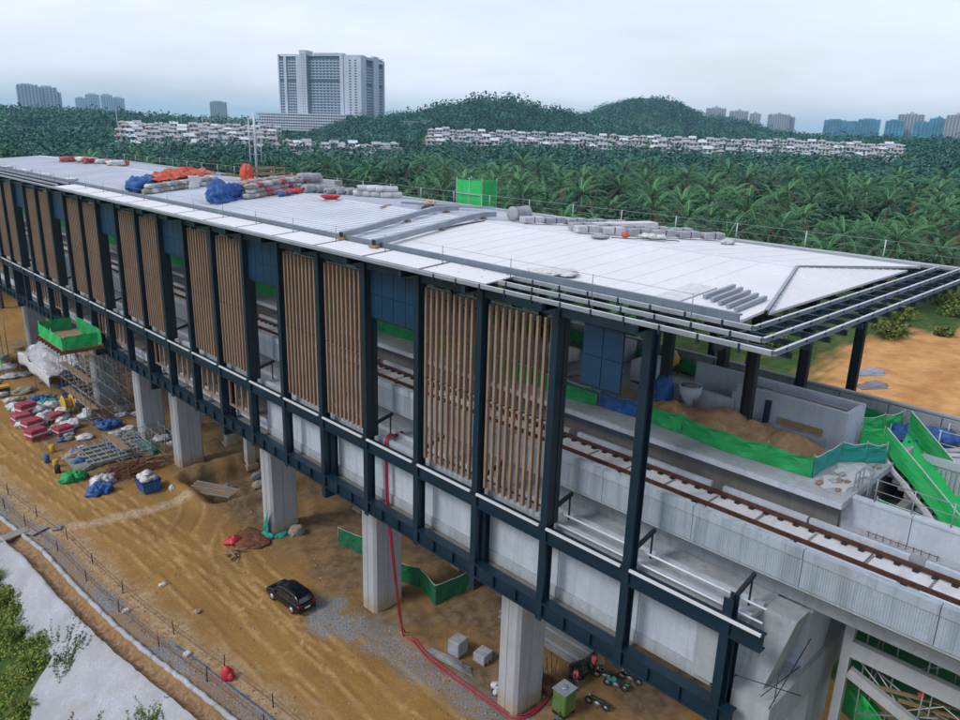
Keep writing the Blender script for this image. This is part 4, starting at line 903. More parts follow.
for i,(x,y,m,l) in enumerate(((23.0,79.6,'blue','bright blue tarpaulin bundle nearest the dirt road'),(22.0,84.6,'green','green netting bundle at the road edge'),(24.0,81.6,'silver','grey crumpled tarpaulin between the blue and green bundles'),(26.2,113.0,'blue','dark blue sheeted heap behind the white sacks'),(27.0,110.8,'teal','teal sheeted heap behind the crimson packs'),(30.4,97.6,'blue','small blue tarpaulin inside the scaffold area'))):
    b = MB()
    for k in range(3): b.blob((x+.55*(k-1),y+.4*(k%2),.3),(.85,.75,.62),i*9+k+40,.5,2.1,flat=.5)
    one('tarp_bundle', b, MT[m], l, 'tarp', (x,y,0))
t = thing('cable_drum', (28.2,106.4,0), 'yellow wooden cable drum standing on its rim', 'drum')
for k in (-.55,.55):
    b = MB(); b.lathe((28.2+k,106.4,1.25),[(.15,-.05),(1.2,-.05),(1.25,0),(1.2,.05),(.15,.05)],24,0,'x'); b.build('flange', MT['yellow'], t)
b = MB(); b.lathe((28.2,106.4,1.25),[(.7,-.49),(.75,0),(.7,.49)],20,0,'x'); b.build('core', MT['yellow'], t)
for i,(x,y) in enumerate(((22.6,94.0),(21.6,89.3),(21.3,91.4),(21.3,87.6))):
    b = MB(); b.lathe((x,y,0),[(.30,0),(.31,.3),(.30,.45),(.31,.9),(.26,.92)],14); one('oil_drum', b, MT[('yellow','yellow','blue','black')[i]], ['yellow drum at the corner of the deck frame','yellow drum nearest the green bundle','blue drum between the two yellow drums','black drum at the road edge by the green bundle'][i], 'drum', (x,y,0))
# blue skip
t = thing('skip', (27.0,76.9,0), 'blue open skip heaped with white sacks near the pit', 'skip')
b = MB(); x0,x1,y0,y1 = 26.1,28.1,75.9,78.2
b.hexa([(x0+.2,y0+.15,.1),(x1-.2,y0+.15,.1),(x1-.2,y1-.15,.1),(x0+.2,y1-.15,.1),(x0,y0,1.35),(x1,y0,1.35),(x1,y1,1.35),(x0,y1,1.35)]); b.build('bin', MT['blue'], t)
b = MB(); b.bar((x0,y0,1.38),(x1,y0,1.38),.1,.1); b.bar((x0,y1,1.38),(x1,y1,1.38),.1,.1); b.bar((x0,y0,1.38),(x0,y1,1.38),.1,.1); b.bar((x1,y0,1.38),(x1,y1,1.38),.1,.1); b.build('rim', MT['steel'], t)
for i,(x,y,s) in enumerate(((26.7,76.5,.55),(27.5,76.6,.5),(26.8,77.5,.6),(27.5,77.5,.55),(27.1,77.0,.5))):
    b = MB(); b.blob((x,y,1.5+.25*(i == 4)*2),(s,s,s*.65),i+200,.35,2); one('sack', b, MT['white'] if i != 1 else MT['silver'], 'white sack piled in the blue skip', 'sack', (x,y,1.3), 'sacks in the blue skip')
b = MB(); b.blob((28.9,75.3,.3),(.35,.3,.35),6,.4); one('sack', b, MT['white'], 'single pale sack on the ground right of the blue skip', 'sack', (28.9,75.3,0))
# weathered deck frame
t = thing('deck_frame', (27,89,0), 'weathered grey deck frame of slatted beams on the ground', 'frame')
b = MB(); b.box(22.8,25.6,86.2,92.0,.12,.2); b.build('slab', MT['mould'], t)
for i in range(5):
    b = MB(); y = 86.3+1.25*i; b.box(24.4,31.2,y,y+.55,.25,.55); b.build('beam', MT['mould'], t)
for i in range(8):
    b = MB(); x = 24.8+.9*i; b.tube((x,86,.7),(x,92.5,.75+.02*i),.05,6); b.build('tube', MT['scaf'], t)
b = MB(); rr = random.Random(5)
for i in range(70): x = 27.4+rr.uniform(-2.6,2.8); y = 82.6+rr.uniform(-1.6,1.6); a = rr.gauss(.5,.35); L_ = rr.uniform(1,2.2); z=rr.uniform(.05,.7); b.bar((x-L_*cos(a),y-L_*sin(a),z),(x+L_*cos(a),y+L_*sin(a),z+rr.uniform(-.1,.2)),.08,.05,0)
one('rebar_heap', b, MT['rust'], 'heap of rusty brown steel offcuts in front of the deck frame', 'heap', (27.4,82.6,0))
b = MB()
for i in range(14): x = 30+rr.uniform(-1.5,1.5); y = 83.5+rr.uniform(-1.5,1.5); a = rr.uniform(0,3); L_ = rr.uniform(.8,1.8); b.bar((x-L_*cos(a),y-L_*sin(a),.8+.03*i),(x+L_*cos(a),y+L_*sin(a),.5+.03*i),.1,.06)
one('plank_pile', b, MT['wood'], 'loose pale timbers lying on top of the rusty offcuts', 'planks', (30,83.5,.5))
b = MB(); b.blob((31.2,88.2,.15),(1.2,2.6,.35),31,.4); one('tarp_bundle', b, MT['teal'], 'flat dark teal sheet on the ground before the pier', 'tarp', (31.2,88.2,0))
for i in range(5):
    b = MB(); b.bar((29.9+.45*i,74.2+.3*i,.16),(32.6+.4*i,69.6+.2*i,.16),.22,.14); one('timber_beam', b, MT['wood'] if i % 2 else MT['mould'], ['outermost weathered beam lying at the pit edge','second weathered beam from the road at the pit edge','middle weathered beam at the pit edge','fourth weathered beam at the pit edge','innermost weathered beam at the pit edge'][i], 'beam', (31,72,0), 'beams at the pit edge')
for i,(x,y,s) in enumerate(((34.5,74.5,.9),(37.5,72.5,.8),(36.0,71.0,.7),(38.6,74.8,.8))):
    b = MB(); z = Tz(x,y); b.blob((x,y,z+.2),(s,s*.8,s*.5),i+70,.45); one('boulder', b, MT['conc_dk'] if i != 1 else MT['rock'], ['dark lump of broken concrete at the left end of the pit','pale lump of broken concrete in the middle of the pit','dark lump of broken concrete at the near rim of the pit','dark lump of broken concrete at the back of the pit'][i], 'rubble', (x,y,z))
# scaffolding
def scaffold(name, x0, x1, y0, y1, z0, z1, label, sx=1.6, sy=1.9, sz=1.8, diag=True):
    t = thing(name, ((x0+x1)/2,(y0+y1)/2,z0), label, 'scaffold')
    X_ = np.arange(x0, x1+.01, sx); Y_ = np.arange(y0, y1+.01, sy); Z_ = np.arange(z0+.3, z1, sz); r_ = .045
    for x in X_:
        b = MB()
        for y in Y_: b.tube((x,y,z0),(x,y,z1),r_,5)
        for z in Z_: b.tube((x,Y_[0]-.2,z),(x,Y_[-1]+.2,z),r_*.8,5)
        if diag:
            for j in range(len(Y_)-1): b.tube((x,Y_[j],Z_[j % len(Z_)]),(x,Y_[j+1],Z_[(j+1) % len(Z_)]),r_*.7,4)
        b.build('frame', MT['scaf'], t)
    b = MB()
    for y in Y_:
        for z in Z_: b.tube((X_[0]-.2,y,z),(X_[-1]+.2,y,z),r_*.8,5)
    b.build('ledger', MT['scaf'], t)
    for z in Z_[1::2]:
        b = MB(); b.box(X_[0],X_[0]+.9,Y_[0],Y_[-1],z+.06,z+.11); b.build('deck_board', MT['wood'], t)
    return t
scaffold('scaffold', 29.0, 36.6, 99.5, 111.5, 0, 12.4, 'dense grey tube scaffold wrapped around a pier below the green stage')
scaffold('scaffold', 27.2, 33.6, 84.2, 90.5, 0, 2.4, 'low grey tube scaffold standing over the weathered deck frame')
# green netted stage
t = thing('work_stage', (24.3,87.4,14.5), 'bright green netted work stage hung beside the station', 'stage')
x0,x1,y0,y1,zd = 22.3,26.25,83.3,91.6,15.0
b = MB(); b.box(x0,x1,y0,y1,zd-.15,zd); b.build('deck', MT['wood'], t)
b = MB()
for y in np.arange(y0,y1,1.0): b.box(x0-.3,x1,y,y+.14,zd-.5,zd-.155)
b.build('joist', MT['rust'], t)
def netwall(pts, h, m, t, z):
    g_=[]; 
    for i in range(len(pts)): g_.append([(pts[i][0]+.05*sin(i*2+j),pts[i][1]+.05*cos(i*3+j),z+h*j/4) for j in range(5)])
    b = MB(); b.cloth(g_, .03, 0, False); b.build('net_panel', m, t)
netwall([(x0,y) for y in np.arange(y0,y1+.1,.7)],1.35,MT['green_lt'],t,zd)
netwall([(x,y0) for x in np.arange(x0,x1+.1,.7)],1.35,MT['green_lt'],t,zd)
netwall([(x1-.1,y) for y in np.arange(y0,y1+.1,.7)],1.6,MT['green'],t,zd)
netwall([(x,y1) for x in np.arange(x0,x1+.1,.7)],1.35,MT['green'],t,zd)
for y in (y0,(y0+y1)/2,y1):
    b = MB(); b.tube((x0+.2,y,zd-.9),(x0+.2,y,zd+1.5),.04,6); b.build('post', MT['scaf'], t)
b = MB(); b.blob((25.2,85.6,zd+.35),(.8,.7,.4),3,.4); one('tarp_bundle', b, MT['black'], 'dark sheeted lump lying on the green stage', 'tarp', (25.2,85.6,zd))
# white tarp shelter
g_ = []
for i in range(12):
    row = []
    for j in range(10):
        u,v = i/11,j/9; x = 27.6+4.4*u; y = 111.5+15.5*v; z = 6.0-1.6*abs(v-.55)*1.2-1.3*(1-u)+.45*sin(u*7+v*3)*sin(v*9)+.2*sin(u*17+v*13); row.append((x,y,z))
    g_.append(row)
t = thing('tarp_shelter', (30,109,0), 'pale grey tarpaulin shelter pitched beside the scaffold', 'shelter')
b = MB(); b.cloth(g_,.04); b.build('sheet', MT['silver'], t)
g2 = [[(27.6+.12*sin(v*20),111.5+15.5*v,(g_[0][min(int(v*9),9)][2])*(1-k/4*.42)) for k in range(5)] for v in np.linspace(0,1,14)]
b = MB(); b.cloth(g2,.04); b.build('side_sheet', MT['white'], t)
for (x,y) in ((27.8,111.7),(31.8,111.7),(27.8,119),(31.8,119),(27.8,126.7),(31.8,126.7)): b = MB(); b.tube((x,y,0),(x,y,4.3),.05,6); b.build('post', MT['scaf'], t)
hoarding('hoarding', [(25.4,126.5),(25.8,133),(26.2,140)], 5.0, MT['green_lt'], 'tall green netting hung at the far end of the yard', 'netting', None, True, None, 2.2)
b = MB(); b.blob((38.6,27.6,Tz(38.6,27.6)+.4),(.9,.7,.5),14,.4,2,flat=.7); one('tarp_bundle', b, MT['black'], 'black sheeted lump between the workers and the motorcycles', 'tarp', (38.6,27.6,0))
b = MB(); b.box(26.4,28.4,136,139,9.9,12.4); one('covered_crate', b, mat('purple_sheet',(.07,.02,.13),.6), 'purple sheeted crate on the far green netted frame', 'crate', (27.4,137.5,9.9))
b = MB(); b.box(26.3,28.5,135.5,139.5,9.75,9.89); 
for x,y in ((26.4,135.7),(28.4,135.7),(26.4,139.3),(28.4,139.3)): b.tube((x,y,0),(x,y,9.75),.06,6)
one('platform_frame', b, MT['scaf'], 'tall thin tube frame carrying the purple crate', 'frame', (27.4,137.5,0))
t = thing('generator', (23.6,119.8,0), 'small yellow and black machine on the dirt at far left', 'generator')
b = MB(); b.box(22.9,24.5,119.2,120.4,.25,1.0); b.build('body', MT['black'], t); b = MB(); b.box(22.85,24.55,119.15,120.45,1.005,1.25); b.build('cover', MT['yellow'], t)
b = MB(); b.tube((23,119.4,.2),(23,120.2,.2),.2,10); b.tube((24.4,119.4,.2),(24.4,120.2,.2),.2,10); b.build('wheel', MT['rubber'], t)
rr = random.Random(33)
for i in range(22):
    x = rr.uniform(18,34); y = rr.uniform(117,150); s = rr.uniform(.5,1.5); b = MB(); b.blob((x,y,.2),(s*1.5,s,s*.5),i+300,.5,2,flat=.4)
    one('debris_heap', b, MT[('white','silver','rock','soil')[i%4]], 'low heap of pale scrap and soil on the far yard ground', 'heap', (x,y,0), 'debris heaps on the far yard')
for i in range(54):
    x = rr.uniform(23.5,36.5); y = rr.uniform(86,118); s = rr.uniform(.3,.8); b = MB(); b.blob((x,y,.15),(s*1.4,s,s*.55),i+400,.55,2,flat=.4)
    one('debris_heap', b, MT[('white','silver','conc_dk','rock','blue')[i%5]], 'small scrap heap on the ground inside the scaffold area', 'heap', (x,y,0), 'scrap heaps in the scaffold area')
# ================================================================== PLATFORM CLUTTER AND THE RIGHT END
ZP = 22.9
hoarding('hoarding', [(33.9,12.05),(33.75,14.2),(33.6,16.4),(33.95,19.0),(34.1,21.8)], 1.05, MT['green'], 'nearest green netting hoarding along the platform edge by the sand', 'hoarding', 'hoardings along the platform', True, ZP, .05, None)
hoarding('hoarding', [(34.1,21.9),(34.0,24.4)], 1.0, MT['blue'], 'short blue stretch of the platform edge hoarding', 'hoarding', None, True, ZP, .05)
hoarding('hoarding', [(33.9,24.5),(33.6,26.5),(33.9,29.5),(34.1,33)], 1.1, MT['green'], 'green hoarding beyond the short blue stretch on the platform', 'hoarding', 'hoardings along the platform', True, ZP, .05, MT['white'])
hoarding('hoarding', [(34.2,33.2)]+[(34.2+.15*sin(y),y) for y in range(39,142,6)], 1.35, MT['green'], 'very long green hoarding along the platform behind the screens', 'hoarding', 'hoardings along the platform', True, ZP, .05)
hoarding('hoarding', [(33.95,12.0),(36.7,11.95)], 1.0, MT['teal'], 'teal netting across the end of the platform beside the sand', 'hoarding', None, True, ZP, .05, MT['white'])
hoarding('hoarding', [(36.8,11.9),(37.6,11.0),(38.3,10.3)], 1.0, MT['teal'], 'teal netting with pale splashes at the platform corner', 'hoarding', None, True, ZP, .05, MT['white'])
hoarding('hoarding', [(43.5,11.2)]+[(43.7+.1*sin(y*1.3),y) for y in range(14,45,3)], .92, MT['green'], 'green netting between the concrete block and the far parapet', 'hoarding', None, True, ZP, .05)
hoarding('hoarding', [(40.6,12.4),(42.0,11.7),(43.4,11.2)], 1.2, MT['green_lt'], 'bright green netting at the far end of the concrete block', 'hoarding', None, True, ZP, .05, MT['white'])
hoarding('hoarding', [(39.6,12.0),(39.9,11.0),(40.4,10.9)], 1.2, MT['green_lt'], 'small bright green netting fold at the head of the stair', 'hoarding', None, True, ZP, .05)
def mound(b, cx_, cy_, rx, ry, h, z, seed, m=0):
    n = 44; grid = []
    for i in range(n+1):
        row = []
        for j in range(n+1):
            u, v = i/n*2-1, j/n*2-1; q = math.sqrt(u*u+v*v); hh = max(0, 1-q)**.85*(1+.35*noise.noise((u*2+seed, v*2, seed)))+(.14*noise.noise((u*6, v*6+seed, 0))+.07*noise.noise((u*15, v*15+seed, 5)))*(q < .92)
            row.append((cx_+rx*u, cy_+ry*v, z-.03+max(h*hh, 0)))
        grid.append(row)
    vs = [p for r_ in grid for p in r_]; fs = [(i*(n+1)+j,(i+1)*(n+1)+j,(i+1)*(n+1)+j+1,i*(n+1)+j+1) for i in range(n) for j in range(n) if max(grid[i][j][2],grid[i+1][j][2],grid[i][j+1][2],grid[i+1][j+1][2]) > z-.02]
    b.add(vs, fs, m, True)
b = MB(); mound(b,36.4,17.4,2.1,3.6,1.25,ZP,2); mound(b,36.0,20.6,1.9,2.6,.95,ZP,5); mound(b,36.6,14.6,1.9,2.2,.95,ZP,7); one('sand_heap', b, MT['sand'], 'long heap of brown sand on the platform behind the green netting', 'sand', (36.4,17.4,ZP))
b = MB(); mound(b,36.2,25.4,2.0,3.0,.55,ZP,11); mound(b,35.6,29.6,1.6,2.4,.4,ZP,12); one('sand_heap', b, MT['sand'], 'low spread of brown sand farther along the platform', 'sand', (36.2,25.4,ZP))
b = MB(); mound(b,41.4,11.9,1.4,1.1,.35,ZP,15); one('sand_heap', b, MT['sand'], 'thin brown sand at the end of the concrete block', 'sand', (41.4,11.9,ZP))
rr = random.Random(44)
for i in range(34):
    x,y = rr.uniform(34.2,38.3),rr.uniform(12.4,30); s = rr.uniform(.08,.28); b = MB(); b.blob((x,y,ZP+s*.4),(s*1.5,s,s*.7),i+1200,.5,2,flat=.5)
    one('rubble_lump', b, MT[('rock','conc','wood','white','conc_dk')[i%5]], 'small lump of rubble or scrap on the sandy platform floor', 'rubble', (x,y,ZP), 'rubble on the platform')
for i in range(10):
    x,y = rr.uniform(33.2,38),rr.uniform(10.3,11.7); s = rr.uniform(.06,.16); b = MB(); b.blob((x,y,ZP+s*.4),(s*1.6,s,s*.6),i+1300,.5,2,flat=.5)
    one('rubble_lump', b, MT[('rock','conc','wood')[i%3]], 'tiny crumb of rubble on the bare platform end', 'rubble', (x,y,ZP), 'rubble on the platform end')
# concrete upstand (escalator pit)
t = thing('concrete_upstand', (40,16,ZP), 'big raw concrete box wall on the platform behind the sand', 'wall')
b = MB(); b.box(38.2,38.45,12.3,18.3,ZP,24.95); b.build('side_wall', MT['conc_lt'], t)
b = MB(); b.box(40.25,40.5,12.3,22.0,ZP,24.95); b.build('side_wall', MT['conc_lt'], t)
b = MB(); b.box(38.455,40.245,12.3,12.55,ZP,24.90); b.build('end_wall', MT['conc_lt'], t)
b = MB(); b.box(38.46,40.24,12.56,18.3,24.1,24.5); b.build('top_slab', MT['mould'], t)
b = MB(); b.box(38.0,38.25,18.32,22.6,ZP,24.1); b.box(38.26,40.24,18.32,18.55,ZP,24.5); b.build('low_wall', MT['conc_lt'], t)
b = MB(); b.box(37.75,38.19,13.2,17.6,ZP,23.35); b.build('base_step', MT['conc'], t)
b = MB(); b.obox((38.12,14.6,23.62),(.06,2.4,.34),0); one('plank', b, MT['wood'], 'brown board leaning along the concrete box wall', 'plank', (38.1,14.6,23.4))
b = MB(); b.bar((37.55,16.2,ZP+.1),(38.15,16.4,24.55),.32,.12,0,(1,0,0)); one('steel_plate', b, MT['steel'], 'dark steel channel leaning on the concrete box wall', 'steel', (37.7,16.3,ZP))
rr = random.Random(3)
for i in range(6):
    b = MB(); b.bar((38.7+.25*i,12.8+rr.uniform(0,1),24.56),(38.7+.25*i+rr.uniform(-.15,.15),17.9-rr.uniform(0,1),24.58),.14,.06); one('timber_beam', b, MT['wood'] if i % 3 == 1 else MT['galv_lt'], 'loose batten lying along the top of the concrete box', 'batten', (39.5,15,24.5), 'battens on the concrete box')
# concrete skip bucket
t = thing('concrete_bucket', (37.3,20.6,ZP+.6), 'round pale concrete bucket standing behind the sand heap', 'bucket')
b = MB(); b.lathe((37.3,20.6,ZP+.35),[(.25,0),(.30,.25),(.62,.75),(.66,1.25),(.60,1.25),(.50,.8)],20); b.build('bowl', MT['conc_lt'], t)
b = MB(); 
for a in (0,2.1,4.2): b.tube((37.3+.55*cos(a),20.6+.55*sin(a),ZP),(37.3+.5*cos(a),20.6+.5*sin(a),ZP+1.1),.04,6)
b.build('leg', MT['rust'], t)
b = MB(); b.blob((37.3,20.6,ZP+1.5),(.5,.5,.22),4,.3); b.build('filling', MT['conc_dk'], t)
b = MB(); b.blob((36.6,21.85,ZP+.9),(.45,.5,1.15),14,.25,2.2,box=.7); one('column_wrap', b, MT['blue'], 'blue sheet wrapped around the foot of an inner column', 'wrap', (36.6,21.8,ZP))
b = MB(); b.box(36.4,36.8,21.57,22.13,22.9,30.3); b.build('column', MT['steel_black'], st)
t = thing('cement_mixer', (42.6,25.2,ZP), 'yellow cement mixer among timber on the far platform side', 'mixer')
b = MB(); b.lathe((42.6,25.2,ZP+1.0),[(.2,-.55),(.55,-.2),(.6,.15),(.35,.6),(.3,.6)],16); b.build('drum', MT['yellow'], t)
b = MB(); 
for x in (42.2,43.0): b.tube((x,24.8,ZP),(x,25.2,ZP+1.1),.05,6); b.tube((x,25.6,ZP),(x,25.2,ZP+1.1),.05,6)
b.build('stand', MT['rust'], t)
for i,(x,y,sx,sy,sz,m,l) in enumerate(((40.8,25.6,2.4,1.2,1.3,'conc_lt','pale concrete wall stub left of the cement mixer'),(38.6,27.4,1.4,2.0,.8,'white','white wrapped bundle on the platform by the blue cladding'),(39.6,32,1.6,2.4,.9,'white','white wrapped bundle farther along the platform'),(42.8,30,1.5,3,1.4,'conc','grey concrete upstand behind the white bundles'))):
    b = MB(); b.blob((x,y,ZP+sz/2),(sx/2,sy/2,sz/2),i+9,.18,2,box=.45,smooth=False) if m == 'white' else b.box(x-sx/2,x+sx/2,y-sy/2,y+sy/2,ZP,ZP+sz)
    one('wrapped_bundle' if m == 'white' else 'wall_stub', b, MT[m], l, 'bundle' if m == 'white' else 'wall', (x,y,ZP))
rr = random.Random(14)
for i in range(14):
    x,y = rr.uniform(35,43),rr.uniform(21,30); b = MB(); a = rr.uniform(0,3); L_ = rr.uniform(.5,1.3); b.bar((x-L_*cos(a),y-L_*sin(a),ZP+.1),(x+L_*cos(a),y+L_*sin(a),ZP+.1+rr.uniform(0,.4)),.12,.07); one('plank', b, MT['wood'] if i%3 else MT['black'], 'loose plank on the littered platform floor', 'plank', (x,y,ZP), 'loose planks on the platform')
# stair under bright green netting
t = thing('covered_stair', (40.4,7.5,17), 'steep stair sheeted in bright green netting at the right end', 'stair')
y0,z0,y1,z1 = 10.6,23.6,3.2,17.2
g_ = []
for i in range(20):
    u = i/19; y = y0+(y1-y0)*u; z = z0+(z1-z0)*u
    g_.append([(38.7+.10*sin(i*1.3)+3.4*v, y+.08*sin(i+v*6), z-.75*math.sin(pi*v)+.10*sin(i*2.1+v*11)-.05) for v in np.linspace(0,1,13)])
b = MB(); b.cloth(g_,.03,0,True); b.build('net_sheet', MT['green_lt'], t)
for x in (38.62,42.15):
    g_ = [[(x+.05*sin(i+j), y0+(y1-y0)*i/16, z0+(z1-z0)*i/16-.1+1.1*j/4) for j in range(5)] for i in range(17)]
    b = MB(); b.cloth(g_,.025,0,False); b.build('net_side', MT['green_lt'] if x < 40 else MT['green'], t)
    b = MB(); b.path([(x,y0+(y1-y0)*i/16,z0+(z1-z0)*i/16+1.05) for i in range(17)],.03,6); b.build('handrail', MT['white'], t)
b = MB()
for i in range(24): b.box(38.8,42.0,y0-.31*(i+1),y0-.31*i,z0-1.2-.267*i,z0-1.0-.267*i)
b.build('step', MT['conc'], t)
b = MB(); g_ = [[(38.55-.02*i,y0-.35*i,z0-.3*i-.25-.14*j+.05*sin(i*2+j)) for j in range(4)] for i in range(14)]; b.cloth(g_,.03); b.build('loose_sheet', MT['white'], t)
b = MB(); 
for k in range(4): b.blob((42.6+.4*k,10.9-.5*k,ZP+.2),(.8,.8,.5),k+21,.5,2.2)
one('tarp_bundle', b, MT['blue'], 'deep blue tarpaulin heap at the head of the green stair', 'tarp', (43,10.6,ZP))
# far slab, ribbed beam, railings at the right edge
t = thing('stair_landing', (43.2,6,21), 'concrete landing with ribbed face and tube rails at the right edge', 'landing')
b = MB(); b.box(41.9,44.5,-4,10.0,22.2,22.6); b.build('slab', MT['conc_lt'], t)
b = MB(); b.box(41.98,42.2,-4,9.9,19.8,22.19)
for i in range(60): b.box(41.9,41.975,-4+.235*i,-4+.235*i+.12,19.8,22.1)
b.build('ribbed_wall', MT['conc'], t)
for (x,) in ((42.6,),(44.1,)):
    b = MB()
    for y in np.arange(-2,9.6,1.6): b.tube((x,y,22.6),(x,y,23.9),.035,6)
    for z in (23.2,23.85): b.tube((x,-3,z),(x,9.3,z),.03,6)
    b.build('railing', MT['galv_lt'], t)
b = MB(); b.bar((42.4,9.4,22.7),(44.1,8.2,22.75),.3,.12); b.bar((42.5,8.8,22.7),(43.9,7.0,22.8),.25,.1); one('plank', b, MT['white'], 'pale boards crossed on the landing beside the blue tarpaulin', 'boards', (45,8.4,22.7))
# pit floor and low green net behind the inner parapet
t = thing('pit_floor', (36,4,20), 'concrete pit floor and beams between parapet and green stair', 'floor')
b = MB(); b.box(33.9,39.5,-30,10.0,20.2,20.6); b.build('slab', MT['conc'], t)
for y in (9.0,5.6,2.2,-1.2): b = MB(); b.box(34.2,38.4,y-.2,y+.2,20.61,21.5); b.build('cross_beam', MT['conc_dk'] if y > 8 else MT['wood'], t)
hoarding('hoarding', [(34.6,9.3),(34.7,5.0),(34.8,0),(35,-6)], 1.25, MT['green_lt'], 'green netting strip standing behind the low parapet', 'hoarding', None, True, 20.9, .5, MT['white'])
t = thing('tube_railing', (33.7,2,22.86), 'bare tube railing on top of the low parapet', 'railing')
for y in np.arange(9.2,-6,-1.5): b = MB(); b.tube((33.72,y,22.8),(33.72,y,23.95),.03,6); b.build('post', MT['galv'], t)
b = MB(); b.tube((33.72,9.3,23.9),(33.72,-6,23.9),.028,6); b.tube((33.72,9.3,23.4),(33.72,-6,23.4),.022,6); b.build('rail', MT['galv'], t)
t = thing('ladder_cage', (34.6,9.9,22.9), 'small cage of bent tubes at the corner of the platform', 'railing')
for i,(x,y) in enumerate(((34.0,10.2),(34.5,10.2),(35.0,10.2),(35.0,9.8),(34.5,9.75))):
    b = MB(); b.path([(x,y,21.2),(x,y,23.75),(x+.12,y-.05,23.9)],.032,6); b.build('post', MT['galv'], t)
b = MB(); 
for z in (23.3,23.75): b.path([(34.0,10.2,z),(35.0,10.2,z),(35.0,9.8,z)],.028,6)
b.build('rail', MT['galv'], t)
b = MB()
for i in range(10): y = 9.0-.3*i; b.tube((33.05,y,21.15),(33.1,y,21.75),.018,5)
for z in (21.2,21.45,21.7): b.tube((33.05,9.1,z),(33.08,6.2,z),.018,5)
one('rebar_mesh', b, MT['rust'], 'rusty starter bar mesh against the low parapet', 'rebar', (33.05,7.6,21.1))
b = MB(); b.blob((32.5,12.0,21.25),(.35,.8,.22),3,.5); b.blob((32.6,11.0,21.25),(.3,.3,.3),5,.4); one('rubbish_heap', b, MT['soil'], 'small brown rubbish heap below the platform corner beside the rail', 'rubbish', (32.5,11.6,21.1))
b = MB()
for i in range(8): b.tube((32.3+.06*i,10.6-.1*i,21.2),(32.5+.05*i,8.9-.1*i,21.3),.04,5)
one('pipe_bundle', b, MT['rust'], 'short bundle of rusty pipes beside the rail at the platform end', 'pipes', (32.5,9.8,21.1))
# lower stair frame and netting under the near viaduct
t = thing('stair_support', (33.2,8,8), 'grey concrete stair support below the viaduct at lower right', 'frame')
b = MB(); b.box(33.0,33.35,8.75,9.15,0,18.4); b.build('post', MT['pier'], t)
b = MB(); b.box(33.0,33.35,-20,8.745,15.45,16.25); b.build('beam', MT['pier'], t)
b = MB(); b.box(33.02,33.33,-20,8.74,17.5,18.4); b.build('beam', MT['conc_dk'], t)
b = MB(); b.bar((33.2,8.74,14.6),(33.6,2.0,12.0),.3,.5); b.build('raker', MT['pier'], t)
b = MB(); b.bar((34.6,6.0,16.8),(34.6,1.0,14.2),.25,.4); b.build('raker', MT['conc_dk'], t)
b = MB(); rr = random.Random(9)
for i in range(16):
    y = 8.4-rr.uniform(0,13); x = 33.8+rr.uniform(0,1.4); b.tube((x,y,8),(x+rr.uniform(-.3,.3),y+rr.uniform(-.3,.3),17.2),.04,5)
for i in range(12):
    y = 8.4-rr.uniform(0,9); x = 33.7+rr.uniform(0,1.2); z = rr.uniform(11,16.5); b.tube((x,y,z),(x+rr.uniform(-.4,.6),y-rr.uniform(2,4),z+rr.uniform(-2,2)),.045,5)
one('scaffold', b, MT['scaf'], 'untidy tube scaffold standing behind the concrete stair support', 'scaffold', (34.4,3,8))
b = MB()
for i in range(5): b.bar((33.6+.25*i,7.6-.9*i,14.2-.3*i),(34.9+.2*i,3.4-.7*i,14.5-.5*i),.22,.06)
one('plank', b, MT['wood'], 'loose scaffold boards across the tubes below the viaduct', 'boards', (34,6,14))
hoarding('hoarding', [(35.5,9.6),(35.7,6.5),(35.9,3.0),(36.3,-4),(36.6,-9)], 5.0, MT['green_dk'], 'tall dark green netting behind the concrete stair support', 'netting', None, True, 12.6)
t = thing('lower_netting', (36,6,9), 'bright green netting sloping below the concrete stair support', 'netting')
for k,(xa,za) in enumerate(((34.0,13.4),(36.4,11.6))):
    g_ = [[(xa+.3*sin(i*.9+j)+.25*j, 9.2-1.0*i+.1*sin(j*3), za-.55*i-.45*j+.15*sin(i*2+j*2)) for j in range(6)] for i in range(10)]
    b = MB(); b.cloth(g_,.03); b.build('net_sheet', MT['green_lt'] if k == 0 else MT['green'], t)
b = MB(); b.path([(33.6+.5*sin(i),9-.9*i,14.9-.35*i+.5*sin(i*1.7)) for i in range(9)],.03,5); b.path([(33.8,8.6,15),(34.1,6.6,13.2),(33.9,5.0,14.6),(34.2,3,13.6)],.03,5); one('rope', b, MT['white'], 'white rope slung across the green netting below the viaduct', 'rope', (34,7,13))
b = MB(); b.blob((34.0,5.9,14.6),(.16,.16,.2),3,.1); one('hard_hat', b, MT['orange'], 'small orange object hanging on the white rope', 'helmet', (34,5.9,14.4))
b = MB(); rr = random.Random(6)
for i in range(14): x = 33.2+rr.uniform(-1,1.6); y = 10.9+rr.uniform(0,2); b.tube((x,y,0),(x+rr.uniform(-.2,.2),y,10.5),.035,5)
for z in np.arange(1,10.6,1.5): b.tube((32.2,11,z),(34.9,11,z),.035,5); b.tube((32.4,12.7,z),(34.9,12.5,z),.035,5)
one('scaffold', b, MT['rust'], 'thin rusty scaffold poles beneath the near crosshead', 'scaffold', (33.4,11.6,0))
b = MB(); mound(b,40,12,6,6,2.2,0,31); one('soil_heap', b, MT['soil'], 'heap of orange soil below the near end of the viaduct', 'soil', (40,12,0))

